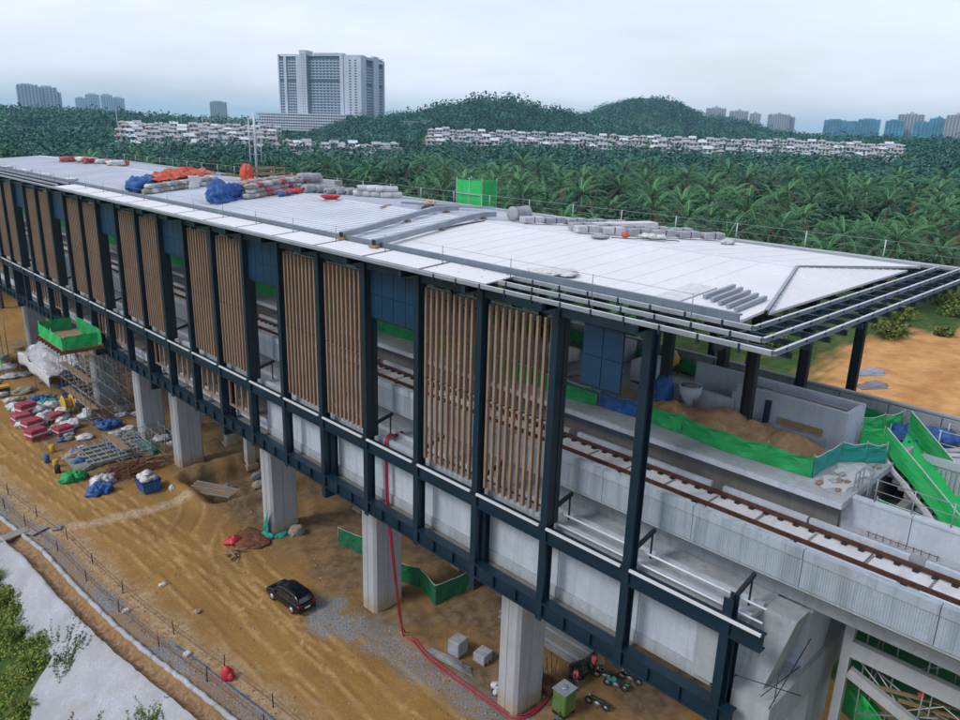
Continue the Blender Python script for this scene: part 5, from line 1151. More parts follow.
# ================================================================== THINGS ON THE ROOF
def zr(x): return zroof(min(max(x,28),49.5))+.06
def heap(name, x0, y0, x1, y1, h, wd, m, label, n, seed, cat, group=None, amp=.35):
    b = MB(); rr = random.Random(seed)
    for i in range(n):
        u = (i+.5)/n; x = x0+(x1-x0)*u; y = y0+(y1-y0)*u; b.blob((x+rr.uniform(-.2,.2),y+rr.uniform(-.2,.2),zr(x)+h*.45),(wd*.6,wd*.6,h*.55*rr.uniform(.8,1.15)),seed+i,amp,2,flat=.75)
    return one(name, b, MT[m], label, cat, ((x0+x1)/2,(y0+y1)/2,zr((x0+x1)/2)), group)
# orange sheeted stack
def bagrow(x0,y0,x1,y1,n,lev,mats,label,cat,group,seed,s=.55,gapx=0):
    rr = random.Random(seed)
    for l in range(lev):
        for i in range(n-l%2):
            u = (i+.5+.5*(l%2))/n; x = x0+(x1-x0)*u; y = y0+(y1-y0)*u; b = MB(); b.blob((x+rr.uniform(-.1,.1),y+rr.uniform(-.1,.1),zr(x)+s*.5+l*s*.95),(s*1.05,s*1.0,s*.55),seed+i+l*20,.22,2,box=.7)
            one('roof_bale', b, MT[mats[(i+l)%len(mats)]], label, cat, (x,y,zr(x)), group)
bagrow(28.9,75.0,37.6,77.6,14,2,['rock','silver','grey_roll'],'grey brown bale in the stack under the orange sheet','bale','bales under the orange sheet',500,.44)
bagrow(30.5,77.6,37.4,80.2,9,3,['rock','grey_roll'],'brown bale in the back row under the orange sheet','bale','back bales under the orange sheet',560,.48)
g_ = []
for i in range(40):
    u = i/39; g_.append([(30.4+7.6*u-.4*v+.2*sin(i*1.4), 75.6+2.9*u+3.6*v, zr(33+5*u)+.95+.55*sin(u*2.6+.2)*sin(v*2.8)+.5*noise.noise((u*9,v*6,1))+.22*noise.noise((u*23,v*15,4))-.5*max(v-.6,0)*2) for v in np.linspace(0,1,22)])
b = MB(); b.cloth(g_,.04); one('roof_tarp', b, MT['orange'], 'large orange tarpaulin thrown over the bales on the roof', 'tarp', (34,77,32.5))
heap('roof_tarp',28.4,76.6,33.2,79.4,1.5,1.5,'blue','small blue sheet at the left end of the orange covered bales',4,620,'tarp')
b = MB(); g_=[[(33.4+1.3*u+.1*sin(v*5),75.35+.4*u-.35*v,zr(33.4)+1.25*(1-v)+.05) for u in np.linspace(0,1,5)] for v in np.linspace(0,1,6)]; b.cloth(g_,.03); one('roof_sheet_piece', b, MT['white'], 'pale sheet leaning against the front of the orange covered bales', 'sheet', (34,75.4,31.6))
# blue and grey bales, near stack
bagrow(33.4,63.6,41.0,66.4,13,3,['grey_roll','silver','rock','grey_roll','crimson'],'grey wrapped bale in the long stack beside the blue sheet','bale','grey bales beside the blue sheet',700,.44)
bagrow(33.8,65.6,41.0,68.2,11,3,['grey_roll','rock'],'grey bale in the rear row beside the blue sheet','bale','rear grey bales beside the blue sheet',760,.46)
g_ = []
for i in range(16):
    u = i/15; g_.append([(29.8+3.9*u+.15*sin(i), 62.2+2.2*u+1.6*(1-v)+.15*noise.noise((u*6,v*6,7)), zr(30)+1.75*(1-v)*(.8+.3*sin(u*5))+.2*noise.noise((u*8,v*8,2))+.06) for v in np.linspace(0,1,10)])
b = MB(); b.cloth(g_,.04); 
for k in range(4): b.blob((30.4+.9*k,63.4+.6*k,zr(31)+.7),(.7,.7,.75),k+800,.4,2)
one('roof_tarp', b, MT['blue'], 'bright blue tarpaulin covering the left end of the grey bales', 'tarp', (31.5,63.6,31.4))
heap('roof_tarp',36.6,63.0,38.8,63.8,.5,.8,'red','small red and pink sheet lying in front of the grey bales',3,640,'tarp'); heap('roof_tarp',36.2,62.7,37.6,63.0,.4,.6,'blue','little blue scrap beside the red sheet in front of the bales',2,650,'tarp')
def rolls(x0,y0,dx,dy,L_,n,lev,r_,m,label,group,axis):
    k = 0
    for l in range(lev):
        for i in range(n-l):
            x = x0+dx*(i+.5*l); y = y0+dy*(i+.5*l); z = zr(x)+r_+l*r_*1.75; a = Vector(axis).normalized()*L_/2; b = MB()
            q = [Vector((x,y,z))+a*t for t in (-1,-.97,-.4,.4,.97,1)]; b.path(q,[r_*.9,r_,r_*1.02,r_*.99,r_,r_*.9],14); b.path([q[0]-a*.004,q[0]-a*.012],[r_*.35,r_*.3],10,1); b.path([q[5]+a*.004,q[5]+a*.012],[r_*.35,r_*.3],10,1)
            one('insulation_roll', b, [MT[m],MT['black']], label, 'roll', (x,y,z-r_), group); k += 1
rolls(40.8,66.6,1.15,.3,1.9,3,2,.48,'grey_roll','thick grey insulation roll at the right end of the bale stack','grey insulation rolls by the bales',(1,.45,0))
rolls(40.6,64.9,1.5,.3,1.6,3,1,.4,'grey_roll','grey insulation roll lying in front of the bale stack end','front grey insulation rolls',(1,.35,0))
t = thing('timber_crate', (45.8,83,zr(45)), 'open timber crate with orange tarpaulin draped over its left end', 'crate'); z = zr(45.8)
for (x,y) in ((43.6,81.6),(48.4,82.6),(43.4,83.6),(48.2,84.6)): b = MB(); b.bar((x,y,z),(x,y,z+1.7),.12,.12,0,(1,0,0)); b.build('corner_post', MT['wood'], t)
for k,zz in enumerate((.3,.95,1.6)):
    b = MB(); b.bar((43.6,81.6,z+zz),(48.4,82.6,z+zz),.10,.18); b.bar((43.4,83.6,z+zz),(48.2,84.6,z+zz),.10,.18); b.build('slat', MT['wood'], t)
b = MB(); 
for k in range(4): b.blob((43.0+.35*k,81.6+.6*k,z+.85+.15*(k%2)),(.6,.7,.95),k+830,.5,2.4,box=.8)
one('roof_tarp', b, MT['orange'], 'orange tarpaulin bundle standing at the left end of the timber crate', 'tarp', (43.4,82.4,z))
heap('roof_tarp',48.6,82.6,51.0,83.2,1.0,.9,'red','red net bundle at the right end of the timber crate',3,850,'tarp')
heap('roof_tarp',41.8,78.5,44.5,80.5,.6,.8,'orange','low orange sheet lying between the bale stacks',3,860,'tarp')
b = MB(); b.tube((50.7,93.4,30.9),(50.7,93.4,39.2),.16,8); b.tube((49.9,93.4,33),(49.9,93.4,38.4),.07,6); b.tube((51.5,93.4,33),(51.5,93.4,38),.07,6); b.bar((49.8,93.4,36.5),(51.6,93.4,36.5),.06,.06); b.bar((49.8,93.4,34),(51.6,93.4,34),.06,.06); one('mast', b, MT['galv_lt'], 'slim pale mast rising at the far roof edge', 'mast', (50.7,93.4,30.9))
# pink packs at the far end
for i,(x,y) in enumerate(((37.3,124.0),(38.7,121.2),(38.6,118.6),(39.6,116.2),(40.8,113.6),(39.6,111.8))):
    t = thing('roof_pack',(x,y,zr(x)),['leftmost pink pack at the far end of the roof','pink and white pack, second from the left at the far roof end','pale pink pack, third from the left at the far roof end','grey pack with red straps, fourth from the left at the far roof end','bright red pack, fifth from the left at the far roof end','pale pack nearest the camera of those at the far roof end'][i],'pack','packs at the far roof end')
    b = MB(); b.blob((x,y,zr(x)+.38),(1.1,.95,.34),i+50,.25,2,box=.55); b.build('wrap', MT[('crimson','white','crimson','silver','orange','white')[i]], t)
    b = MB(); b.blob((x+.3,y-.2,zr(x)+.62),(.75,.6,.16),i+60,.4); b.build('lid', MT[('red','crimson','white','red','red','silver')[i]], t)
    b = MB(); b.obox((x,y,zr(x)+.05),(2.0,1.8,.1),.2*i); b.build('pallet', MT['wood'], t)
for i,(xa,ya,xb,yb,m) in enumerate(((43.5,105,46.5,98,'wood'),(46,99.5,48.5,93,'rust'),(44.6,102,47,96,'galv'),(46.5,112,48.2,104,'galv'),(48.4,76,49.2,71,'rust'))):
    b = MB()
    for k in range(5): b.bar((xa+.22*k,ya,zr(xa)+.1+.06*(k%2)),(xb+.22*k,yb,zr(xb)+.1+.06*(k%2)),.16,.10)
    one('batten_stack', b, MT[m], ['brown battens along the far roof edge','rust red battens along the far roof edge','grey battens along the far roof edge','farthest grey battens along the far roof edge','rust brown battens beside the wrapped boxes'][i], 'battens', ((xa+xb)/2,(ya+yb)/2,zr(xa)))
# two long beams lying across the sheets
for i,(p,q,l) in enumerate((((27.5,40.4),(42.2,45.6),'long grey box beam lying across the roof, the farther of two'),((27.2,36.6),(41.2,40.4),'long grey box beam lying across the roof, the nearer of two'))):
    t = thing('box_beam', (*p, 31.1), l, 'beam'); z0_, z1_ = 31.28, zroof(41)+.16+.2
    pts = [(p[0]+(q[0]-p[0])*u, p[1]+(q[1]-p[1])*u, max(zroof(max(p[0]+(q[0]-p[0])*u,28)),31.02)+.36) for u in np.linspace(0,1,9)]
    b = MB()
    for a,c_ in zip(pts[:-1],pts[1:]): b.bar(a,c_,.34,.36)
    b.build('beam', MT['galv'], t)
    d_ = (Vector(pts[0])-Vector(pts[1])).normalized(); b = MB(); b.bar(Vector(pts[0])+d_*.005,Vector(pts[0])+d_*.02,.28,.30); b.build('open_end', MT['black'], t)
    for u in (.1,.5,.9):
        k = int(u*8); x,y,z = pts[k]; b = MB(); b.box(x-.15,x+.15,y-.35,y+.35,z-.30,z-.185); b.build('packer', MT['wood'], t)
b = MB(); b.bar((40.9,51.2,zr(41)+.25),(46.5,47.6,zr(46)+.25),.25,.2); b.bar((41.6,50.0,zr(41)+.2),(47.4,46.6,zr(46)+.2),.2,.2); one('batten_stack', b, MT['galv'], 'pair of long grey sections beyond the two box beams', 'sections', (44,49,zr(44)))
b = MB()
for k in range(14): a = k*.9; b.path([(37.9+.9*cos(t+a)*(.5+.035*k),57.2+.9*sin(t+a)*(.5+.035*k),zr(38)+.08+.02*k) for t in np.linspace(0,5.8,14)],.05,5)
one('cable_coil', b, MT['red'], 'loose coil of red cable on the ribbed roof', 'coil', (37.9,57.2,zr(38)))
b = MB(); 
for k in range(5): b.blob((40.2+.35*k,47.2+.25*k,zr(40)+.12),(.35,.3,.18),k+870,.3)
one('tool_heap', b, MT['black'], 'small heap of dark tools beyond the two box beams', 'tools', (40.8,47.6,zr(40)))
b = MB(); b.bar((37.6,49.6,zr(38)+.05),(40,51.5,zr(40)+.05),.3,.06); one('plank', b, MT['wood'], 'thin plank on the roof left of the dark tools', 'plank', (38.8,50.5,zr(39)))
heap('roof_tarp',45.2,53.2,46.4,53.4,.35,.6,'yellow','small tan bag beside the insulation rolls',2,905,'bag')
rolls(43.2,64.4,1.0,-.25,2.6,3,1,.32,'grey_roll','long grey roll in the row left of the far roof edge','long grey rolls in a row',(1,.25,0))
rolls(45.0,62.0,.7,-.5,2.2,4,2,.30,'silver','silver wrapped roll in the stacked group near the far edge','stacked silver rolls',(1,-.4,0))
b = MB(); b.obox((49.6,76.6,zr(49)+.45),(1.2,5.8,.8),R(8)); one('wrapped_box', b, MT['grey_roll'], 'long grey wrapped box near the far roof edge', 'box', (49.6,76.6,zr(49)))
# black reel and insulation boxes on the membrane
b = MB(); b.lathe((42.0,38.6,zr(42)+.55),[(.2,-.8),(.55,-.8),(.55,-.72),(.5,-.7),(.5,.7),(.55,.72),(.55,.8),(.2,.8)],20,0,'x'); one('membrane_roll', b, MT['grey_roll'], 'dark ended thick roll lying at the head of the box row', 'roll', (42,38.6,zr(42)))
def ibox(x,y,L_,rz,m,label,group,z=0,h=.42,w_=.8):
    t = thing('insulation_box',(x,y,zr(x)+z),label,'box',group); b = MB(); b.obox((x,y,zr(x)+.06+z+h/2),(L_,w_,h),rz); o = b.build('wrap', MT[m], t); q = o.modifiers.new('bevel','BEVEL'); q.width = .06; q.segments = 2
    b = MB(); b.obox((x,y,zr(x)+.06+z+h*.5),(.06,w_*1.02,h*1.02),rz); b.build('strap', MT['black'], t)
for i in range(5): ibox(41.6+1.75*i,37.0-.55*i,1.68,R(-17),'silver' if i == 0 else 'grey_roll','grey wrapped box in the row behind the black ended roll','boxes behind the black ended roll')
for i in range(6): ibox(40.1+1.62*i,30.9-.92*i,1.55,R(-29),'silver' if i < 2 else 'grey_roll','grey wrapped box in the front row on the white membrane','front row of wrapped boxes')
for i in range(5): ibox(41.2+1.7*i,32.2-.88*i,1.62,R(-28),'grey_roll','grey wrapped box in the rear row on the white membrane','rear row of wrapped boxes',0,.48)
for i in range(3): b = MB(); b.obox((44.6+1.8*i,33.4-.7*i,zr(46)+.35),(1.9,1.2,.25),R(-24)); one('board_stack', b, MT['white'], 'stack of white boards behind the rear row of boxes', 'boards', (44.6+1.8*i,33.4-.7*i,zr(46)), 'white board stacks')
heap('roof_tarp',41.4,27.6,42.6,26.4,.4,.6,'white','crumpled white wrapping beside the front box row',3,920,'wrapping'); heap('roof_tarp',40.4,28.6,41.0,28.0,.3,.4,'orange','little orange scrap beside the front box row',2,925,'scrap')
b = MB(); b.lathe((38.6,28.6,zr(38.6)),[(.55,0),(.62,.06),(.5,.14),(.35,.1)],18); one('cable_coil', b, MT['grey_roll'], 'flat dark coil on the white membrane near the boxes', 'coil', (38.6,28.6,zr(38)))
b = MB(); b.path([(38.9,28,zr(39)+.06),(40,27,zr(40)+.06),(41,27.3,zr(41)+.06),(42.5,25.4,zr(42)+.06)],.03,5); one('rope', b, MT['black'], 'dark cord trailing over the membrane past the boxes', 'cord', (40,27,zr(40)))
b = MB(); b.blob((46.8,24.4,zr(46.8)+.1),(.7,.4,.2),9,.4); one('wrapping_scrap', b, MT['silver'], 'grey scrap of wrapping near the far edge of the membrane', 'scrap', (46.8,24.4,zr(46)))
for i,(x,y) in enumerate(((28.6,24.6),(29.3,24.0),(28.9,95.5),(28.7,104),(28.6,112),(28.7,121))):
    b = MB(); b.blob((x,y,zr(x)+.10),(.6,.9,.18),i+930,.5); one('wrapping_scrap', b, MT['white'], ['crumpled white film by the gutter where the eave panels end','smaller white film beside the crumpled film by the gutter','white film by the far gutter, nearest one','white film by the far gutter, second one','white film by the far gutter, third one','white film by the far gutter, farthest one'][i], 'film', (x,y,zr(x)))
# green net tower
t = thing('net_tower', (53.6,55.4,22), 'green netted scaffold tower standing behind the roof', 'scaffold tower')
x0,x1,y0,y1,zb,zt_ = 52.9,54.9,53.7,57.3,22,33.3
for i,(x,y) in enumerate(((x0,y0),(x0,y1),(x1,y0),(x1,y1),(x0,(y0+y1)/2))): b = MB(); b.tube((x,y,Tz(x,y)),(x,y,zt_+.1),.06,6); b.build('pole', MT['scaf'], t)
for p,m in (([(x0+.02*(k%2),y0+(y1-y0)*k/12) for k in range(13)],'green_lt'),([(x0+(x1-x0)*k/6,y0) for k in range(7)],'green_lt'),([(x1,y0+(y1-y0)*k/12) for k in range(13)],'green'),([(x0+(x1-x0)*k/6,y1) for k in range(7)],'green')): netwall(p, 11.15, MT[m], t, 22)
b = MB()
for z in (28,30,31.8): b.box(x0-.12,x0-.06,y0,y1,z,z+.06)
for z in (30.2,): b.box(x0-.2,x0-.05,y0+1.2,y1-.8,z,z+.5,1)
b.build('ledger', [MT['galv_lt'],MT['teal']], t)
# ================================================================== VEGETATION
def leafmat(name, c1, c2, c3):
    m = bpy.data.materials.new(name); m.use_nodes = True; t = m.node_tree; n = t.nodes; l = t.links; b = n['Principled BSDF']
    b.inputs['Roughness'].default_value = .6; b.inputs['Specular IOR Level'].default_value = .25
    gi = n.new('ShaderNodeNewGeometry'); oi = n.new('ShaderNodeObjectInfo')
    nz = n.new('ShaderNodeTexNoise'); nz.inputs['Scale'].default_value = .45; l.new(gi.outputs['Position'], nz.inputs['Vector'])
    r1 = n.new('ShaderNodeMapRange'); r1.inputs['From Min'].default_value = .35; r1.inputs['From Max'].default_value = .65; l.new(nz.outputs['Fac'], r1.inputs['Value'])
    a = n.new('ShaderNodeMix'); a.data_type = 'RGBA'; a.inputs[6].default_value = (*c1,1); a.inputs[7].default_value = (*c2,1); l.new(r1.outputs[0], a.inputs['Factor'])
    r2 = n.new('ShaderNodeMapRange'); r2.inputs['From Min'].default_value = .45; r2.inputs['From Max'].default_value = 1; r2.inputs['To Max'].default_value = .8; l.new(gi.outputs['Random Per Island'], r2.inputs['Value'])
    c = n.new('ShaderNodeMix'); c.data_type = 'RGBA'; l.new(r2.outputs[0], c.inputs['Factor']); l.new(a.outputs[2], c.inputs[6]); c.inputs[7].default_value = (*c3,1)
    r3 = n.new('ShaderNodeMapRange'); r3.inputs['To Min'].default_value = .72; r3.inputs['To Max'].default_value = 1.3; l.new(oi.outputs['Random'], r3.inputs['Value'])
    h = n.new('ShaderNodeHueSaturation'); l.new(c.outputs[2], h.inputs['Color']); l.new(r3.outputs[0], h.inputs['Value'])
    l.new(h.outputs[0], b.inputs['Base Color']); return m
LP = leafmat('palm_leaf', (.002,.026,.022), (.005,.038,.024), (.014,.062,.032))
def tone_mix(m, col):
    t = m.node_tree; n = t.nodes; l = t.links; h = [q for q in n if q.type == 'HUE_SAT'][0]; src = h.inputs['Color'].links[0].from_socket
    a = n.new('ShaderNodeAttribute'); a.attribute_name = 'tone'; x = n.new('ShaderNodeMix'); x.data_type = 'RGBA'; l.new(a.outputs['Fac'], x.inputs['Factor']); l.new(src, x.inputs[6]); x.inputs[7].default_value = (*col, 1); l.new(x.outputs[2], h.inputs['Color'])
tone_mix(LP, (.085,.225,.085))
LB = leafmat('broad_leaf', (.004,.036,.024), (.012,.062,.028), (.040,.105,.034))
LF = leafmat('far_leaf_haze_tint', (.002,.030,.032), (.005,.046,.038), (.016,.068,.040))  # blue-teal tint of distant haze is mixed into these leaf colours
LY = leafmat('shrub_leaf', (.060,.095,.012), (.115,.160,.020), (.20,.19,.05))
tone_mix(LF, (.032,.145,.085))
LPD = mat('dead_frond', (.13,.085,.04), .85, 0, .2, 2)
BARK = mat('bark', (.085,.066,.048), .95, 0, .2, 2, bump=.6)
def fast_mesh(name, V, F, mats, mi=None, smooth=False):
    me = bpy.data.meshes.new(name); np_mesh(me, np.asarray(V, float), np.asarray(F)); 
    for m_ in mats: me.materials.append(m_)
    if mi is not None: me.polygons.foreach_set('material_index', np.asarray(mi, np.int32))
    return me
def palm_crown(seed, nf=24):
    rr = np.random.default_rng(seed); V = []; F = []; MI = []; TN = []; tone = [0]
    def quad(a, b_, c_, d_, m=0, dt=0): 
        k = len(V); V.extend([a,b_,c_,d_]); F.append((k,k+1,k+2,k+3)); MI.append(m); TN.extend([tone[0]+dt]*4)
    for f in range(nf):
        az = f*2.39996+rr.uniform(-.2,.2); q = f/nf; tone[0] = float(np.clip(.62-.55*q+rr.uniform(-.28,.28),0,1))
        el0 = 1.35-1.75*q+rr.uniform(-.12,.12); L_ = 6.3*(.80+.22*math.sin(pi*min(q+.25,1)))*rr.uniform(.85,1.16)
        n = 15; p = np.array([0,0,.15]); dirh = np.array([cos(az),sin(az),0]); side = np.array([-sin(az),cos(az),0]); el = el0; pts = [p.copy()]; els = [el]
        for i in range(n):
            el -= (.055+.035*i/n*2)*(1.0 if q < .6 else .6); p = p+(dirh*cos(el)+np.array([0,0,1])*sin(el))*L_/n; pts.append(p.copy()); els.append(el)
        dead = 1 if (q > .93) else 0; tw = rr.uniform(-.35,.35)
        for i in range(n):
            a, c_ = pts[i], pts[i+1]; w_ = .13*(1-i/n)+.03; quad(a-side*w_,c_-side*w_*.8,c_+side*w_*.8,a+side*w_, 1 if (dead or i < 2) else 0, .45)
            if i < 2: continue
            ll = .86*math.sin(pi*(i/n)**.75*.93+.12)+.12; up = -dirh*sin(els[i])+np.array([0,0,1])*cos(els[i]); fw = dirh*cos(els[i])+np.array([0,0,1])*sin(els[i])
            for s in (-1,1):
                for h in (0,.5):
                    o = a+(c_-a)*h; dr = rr.uniform(.25,.75); out = side*s*cos(dr+tw*s)-up*sin(dr+tw*s)*.9+fw*rr.uniform(.45,.8); out /= np.linalg.norm(out); l_ = ll*rr.uniform(.8,1.1); t_ = o+out*l_+np.array([0,0,-.16*l_]); m_ = o+out*l_*.5+np.array([0,0,.03])
                    k = fw*.062; quad(o-k,m_-k*1.1,t_,m_+k*1.1,dead)
    me = fast_mesh('crown', V, F, [LP, LPD], MI); attr(me, 'tone', TN); return me
def leaf_blob(rr, c, rad, n, s, V, F, squash=.8):
    d = rr.normal(size=(n,3)); d /= np.linalg.norm(d,axis=1)[:,None]; r_ = rad*(.55+.5*rr.random(n)**.5); P_ = np.array(c)+d*r_[:,None]*np.array([1,1,squash])
    nn = d+rr.normal(size=(n,3))*.55; nn[:,2] += .35; nn /= np.linalg.norm(nn,axis=1)[:,None]
    t1 = np.cross(nn, rr.normal(size=(n,3))); t1 /= np.linalg.norm(t1,axis=1)[:,None]; t2 = np.cross(nn,t1); sz = (s*(.6+.8*rr.random(n)))[:,None]
    q = np.stack([P_-t1*sz, P_-t2*sz*.7+nn*sz*.15, P_+t1*sz, P_+t2*sz*.7+nn*sz*.15],1).reshape(-1,3); base = sum(len(v) for v in V)
    V.append(q); F.append(np.arange(base,base+4*n).reshape(n,4))
def broad_crown(seed, h=8.5, r_=4.6, n=16, leaves=90, s=.42):
    rr = np.random.default_rng(seed); V = []; F = []
    for i in range(n):
        a = i*2.4+rr.uniform(0,.8); q = (i+.5)/n; k = r_*math.sqrt(1-(2*q-1)**2*.75)*rr.uniform(.35,.85); c = (cos(a)*k, sin(a)*k, h*(.42+.55*q)); leaf_blob(rr, c, rr.uniform(1.2,2.1), leaves, s, V, F)
    return fast_mesh('crown', np.concatenate(V), np.concatenate(F), [LB])
def trunk_mesh(h, r0, r1, limbs, seed, crown_r=3.2):
    rr = random.Random(seed); b = MB(); b.path([(0,0,-.6),(.08*rr.uniform(-1,1),.08,h*.4),(.2*rr.uniform(-1,1),.15,h)],[r0,r0*.8,r1],8)
    for i in range(limbs): a = i*2.4; b.path([(0,.05,h*(.55+.1*(i%3))),(cos(a)*crown_r*.5,sin(a)*crown_r*.5,h*1.0+.3*i),(cos(a)*crown_r*.9,sin(a)*crown_r*.9,h*1.2+.35*i)],[r1*.7,r1*.45,.04],6)
    return b.mesh('trunk', BARK)
PC = [palm_crown(s) for s in (1,2,3,4)]; PT = [trunk_mesh(h,.42,.34,0,h) for h in (6.5,9.5,12)]
BC = [broad_crown(s) for s in (1,2,3,4)]+[broad_crown(5,11,4.0,20,80,.45), broad_crown(6,6.5,4.8,12,90,.42)]; BTm = trunk_mesh(5.2,.34,.2,7,4)
pal_labels = ['oil palm with long drooping fronds in the plantation behind the station', 'oil palm with upswept fronds in the plantation behind the station']
def put_tree(kind, x, y, z, sc, rz, label, group, crown, trunk, th):
    t = thing(kind, (x,y,z), label, kind.replace('_',' '), group); t.rotation_euler = (0,0,rz); t.scale = (sc,sc,sc)
    a = bpy.data.objects.new('crown', crown); COL.objects.link(a); a.parent = t; a.location = (0,0,th)
    c_ = bpy.data.objects.new('trunk', trunk); COL.objects.link(c_); c_.parent = t
    return t
def uv(x, y, z):
    p = Vector((x,y,z))-CAM; d = p.dot(_d); return (480+FPX*p.dot(_r)/d, 360-FPX*p.dot(_u)/d) if d > 1 else (-9999,0)
rr = random.Random(77); cand = []
s = 11.2
for i in range(-4, 70):
    for j in range(-4, 70):
        x = 40+i*s+(s/2 if j % 2 else 0)+rr.uniform(-1.2,1.2); y = j*s*.87+rr.uniform(-1.2,1.2); d = math.hypot(x,y)
        if d < 92 or d > 520 or x < 62 and y < 150: continue
        u,v = uv(x,y,Tz(x,y)+12)
        if u < -60 or u > 1040: continue
        if ((x-103)/38)**2+((y-24)/17)**2 < 1 or (y < 34 and x < 128): continue
        if y < 165 and x < 60: continue
        cand.append((d,x,y,u))
cand.sort(); npalm = nbro = 0; far = []
for d,x,y,u in cand:
    clump = noise.noise((x*.012,y*.012,3.3)); left = u < 430+60*clump
    broad = (rr.random() < (.84 if left else .17+.5*max(clump-.05,0)))
    z = Tz(x,y)
    if not broad and npalm < 285 and d < 340:
        k = rr.randrange(3); put_tree('oil_palm', x, y, z, rr.uniform(.82,1.22), rr.uniform(0,6.28), 'oil palm with spreading fronds in the plantation behind the station', 'oil palms behind the station', PC[rr.randrange(4)], PT[k], (6.5,9.5,12)[k]); npalm += 1
    elif broad and nbro < 230 and d < 420:
        put_tree('broadleaf_tree', x, y, z, rr.uniform(.85,1.3), rr.uniform(0,6.28), 'dense round broadleaf tree in the woodland behind the station', 'broadleaf trees behind the station', BC[rr.randrange(6)], BTm, .8); nbro += 1
    else: far.append((x,y,z,d))
# shrubs and near trees on the soil platform
for i,(x,y,sx) in enumerate(((113,33,1.0),(128,36,1.1),(140,31,1.2),(121,28,.55),(150,36,1.1),(136,40,1.0),(97,42,.8))):
    t = thing('shrub', (x,y,Tz(x,y)), ['leafy bush beside the soil clearing, left one','leafy bush at the back of the soil clearing','dark bush at the right back of the soil clearing','round green bush alone on the soil clearing','bush farthest right behind the soil clearing','bush under the palms behind the clearing','small bush at the left end of the clearing'][i], 'bush', None)
    V=[];F=[]; r2 = np.random.default_rng(i+5)
    for k in range(7): leaf_blob(r2,(r2.uniform(-1.6,1.6)*sx,r2.uniform(-1.6,1.6)*sx,r2.uniform(.4,1.6)*sx),1.3*sx,110,.22,V,F)
    o = bpy.data.objects.new('foliage', fast_mesh('foliage', np.concatenate(V), np.concatenate(F), [LY])); COL.objects.link(o); o.parent = t
    b = MB(); b.path([(0,0,-.3),(0,0,1.2*sx)],[.09,.04],6); sm_ = b.mesh('stem', BARK); o = bpy.data.objects.new('stem', sm_); COL.objects.link(o); o.parent = t
for i,(x,y,m,l) in enumerate(((93,28.5,'galv','flat grey sheet lying on the orange soil clearing'),(88,26.5,'conc_dk','second flat grey sheet nearer the parapet on the orange soil'))):
    b = MB(); z = Tz(x,y)
    for k in range(4): b.obox((x+.5*k,y+.12*(k%2),z+.05+.04*k),(3.2-.4*k,1.5,.03),R(-38+7*k))
    one('sheet_stack', b, MT[m], l, 'sheets', (x,y,z))
# ---- far woodland as one mass
r2 = np.random.default_rng(5); V=[];F=[]
TNF = []
def crown_pts(x,y,z,rad,h,n,s): TNF.extend([float(r2.random())**1.6]*(4*n)); leaf_blob(r2,(x,y,z+h*.62),rad,n,s,V,F,.62*h/rad/1.1)
for x,y,z,d in far: crown_pts(x,y,z,4.3,10.5,80,.80)
HOUSE = [(118,278,(520,572,628,690,760)),(284,402,(495,545,600)),(425,640,(615,690,780)),(640,905,(610,690,790))]
def inhouse(u,d):
    for a,b_,rows in HOUSE:
        if a-8 < u < b_+8 and rows[0]-45 < d < rows[-1]+22: return True
    return False
n_far = 0
for i in range(26000):
    u = r2.uniform(-40,1000); d = 430*math.exp(r2.random()*1.42); a = azi(u); x,y = sin(a)*d,cos(a)*d
    hx = max((h*math.exp(-(((x-cx_)/max(ra,rl))**2+((y-cy_)/max(ra,rl))**2)) for cx_,cy_,az,h,ra,rl,p in HC))
    if d < 520 and r2.random() < .15: continue
    if inhouse(u,d) and (r2.random() > .025 or d < 500): continue
    if d > 520 and hx < 2.5 and r2.random() < .62: continue
    if 262 < u < 392 and 880 < d < 1060 and hx < 9: continue
    if n_far > 11000: break
    z = Tz(x,y); rad = r2.uniform(3.6,6.6)*(1 if d < 900 else 1.25); hh = rad*r2.uniform(1.7,2.5)*(.8 if d < 620 else 1)*(.5 if (255 < u < 350 and 600 < d < 930) or (188 < u < 256 and 850 < d < 1200) else 1); crown_pts(x,y,z,rad,hh,46 if d < 900 else 26,1.02 if d < 900 else 1.7); n_far += 1
for i in range(7000):      # hills get a closed canopy of their own
    k = r2.integers(len(HC)); cx_,cy_,az,h,ra,rl,p = HC[k]; q = r2.normal(size=2)*.62; x = cx_+q[0]*ra*cos(az)+q[1]*rl*sin(az); y = cy_-q[0]*ra*sin(az)+q[1]*rl*cos(az)
    if inhouse(uv(x,y,Tz(x,y))[0], math.hypot(x,y)): continue
    rad = r2.uniform(3.5,6.6)*(1.3 if k in (6,7,8) else 1); crown_pts(x,y,Tz(x,y)-1,rad,rad*1.7,42,1.05)
me = fast_mesh('woodland', np.concatenate(V), np.concatenate(F), [LF]); attr(me, 'tone', TNF); o = bpy.data.objects.new('far_woodland', me); COL.objects.link(o); o['kind'] = 'stuff'; o['label'] = 'far woodland covering the plain and hills'
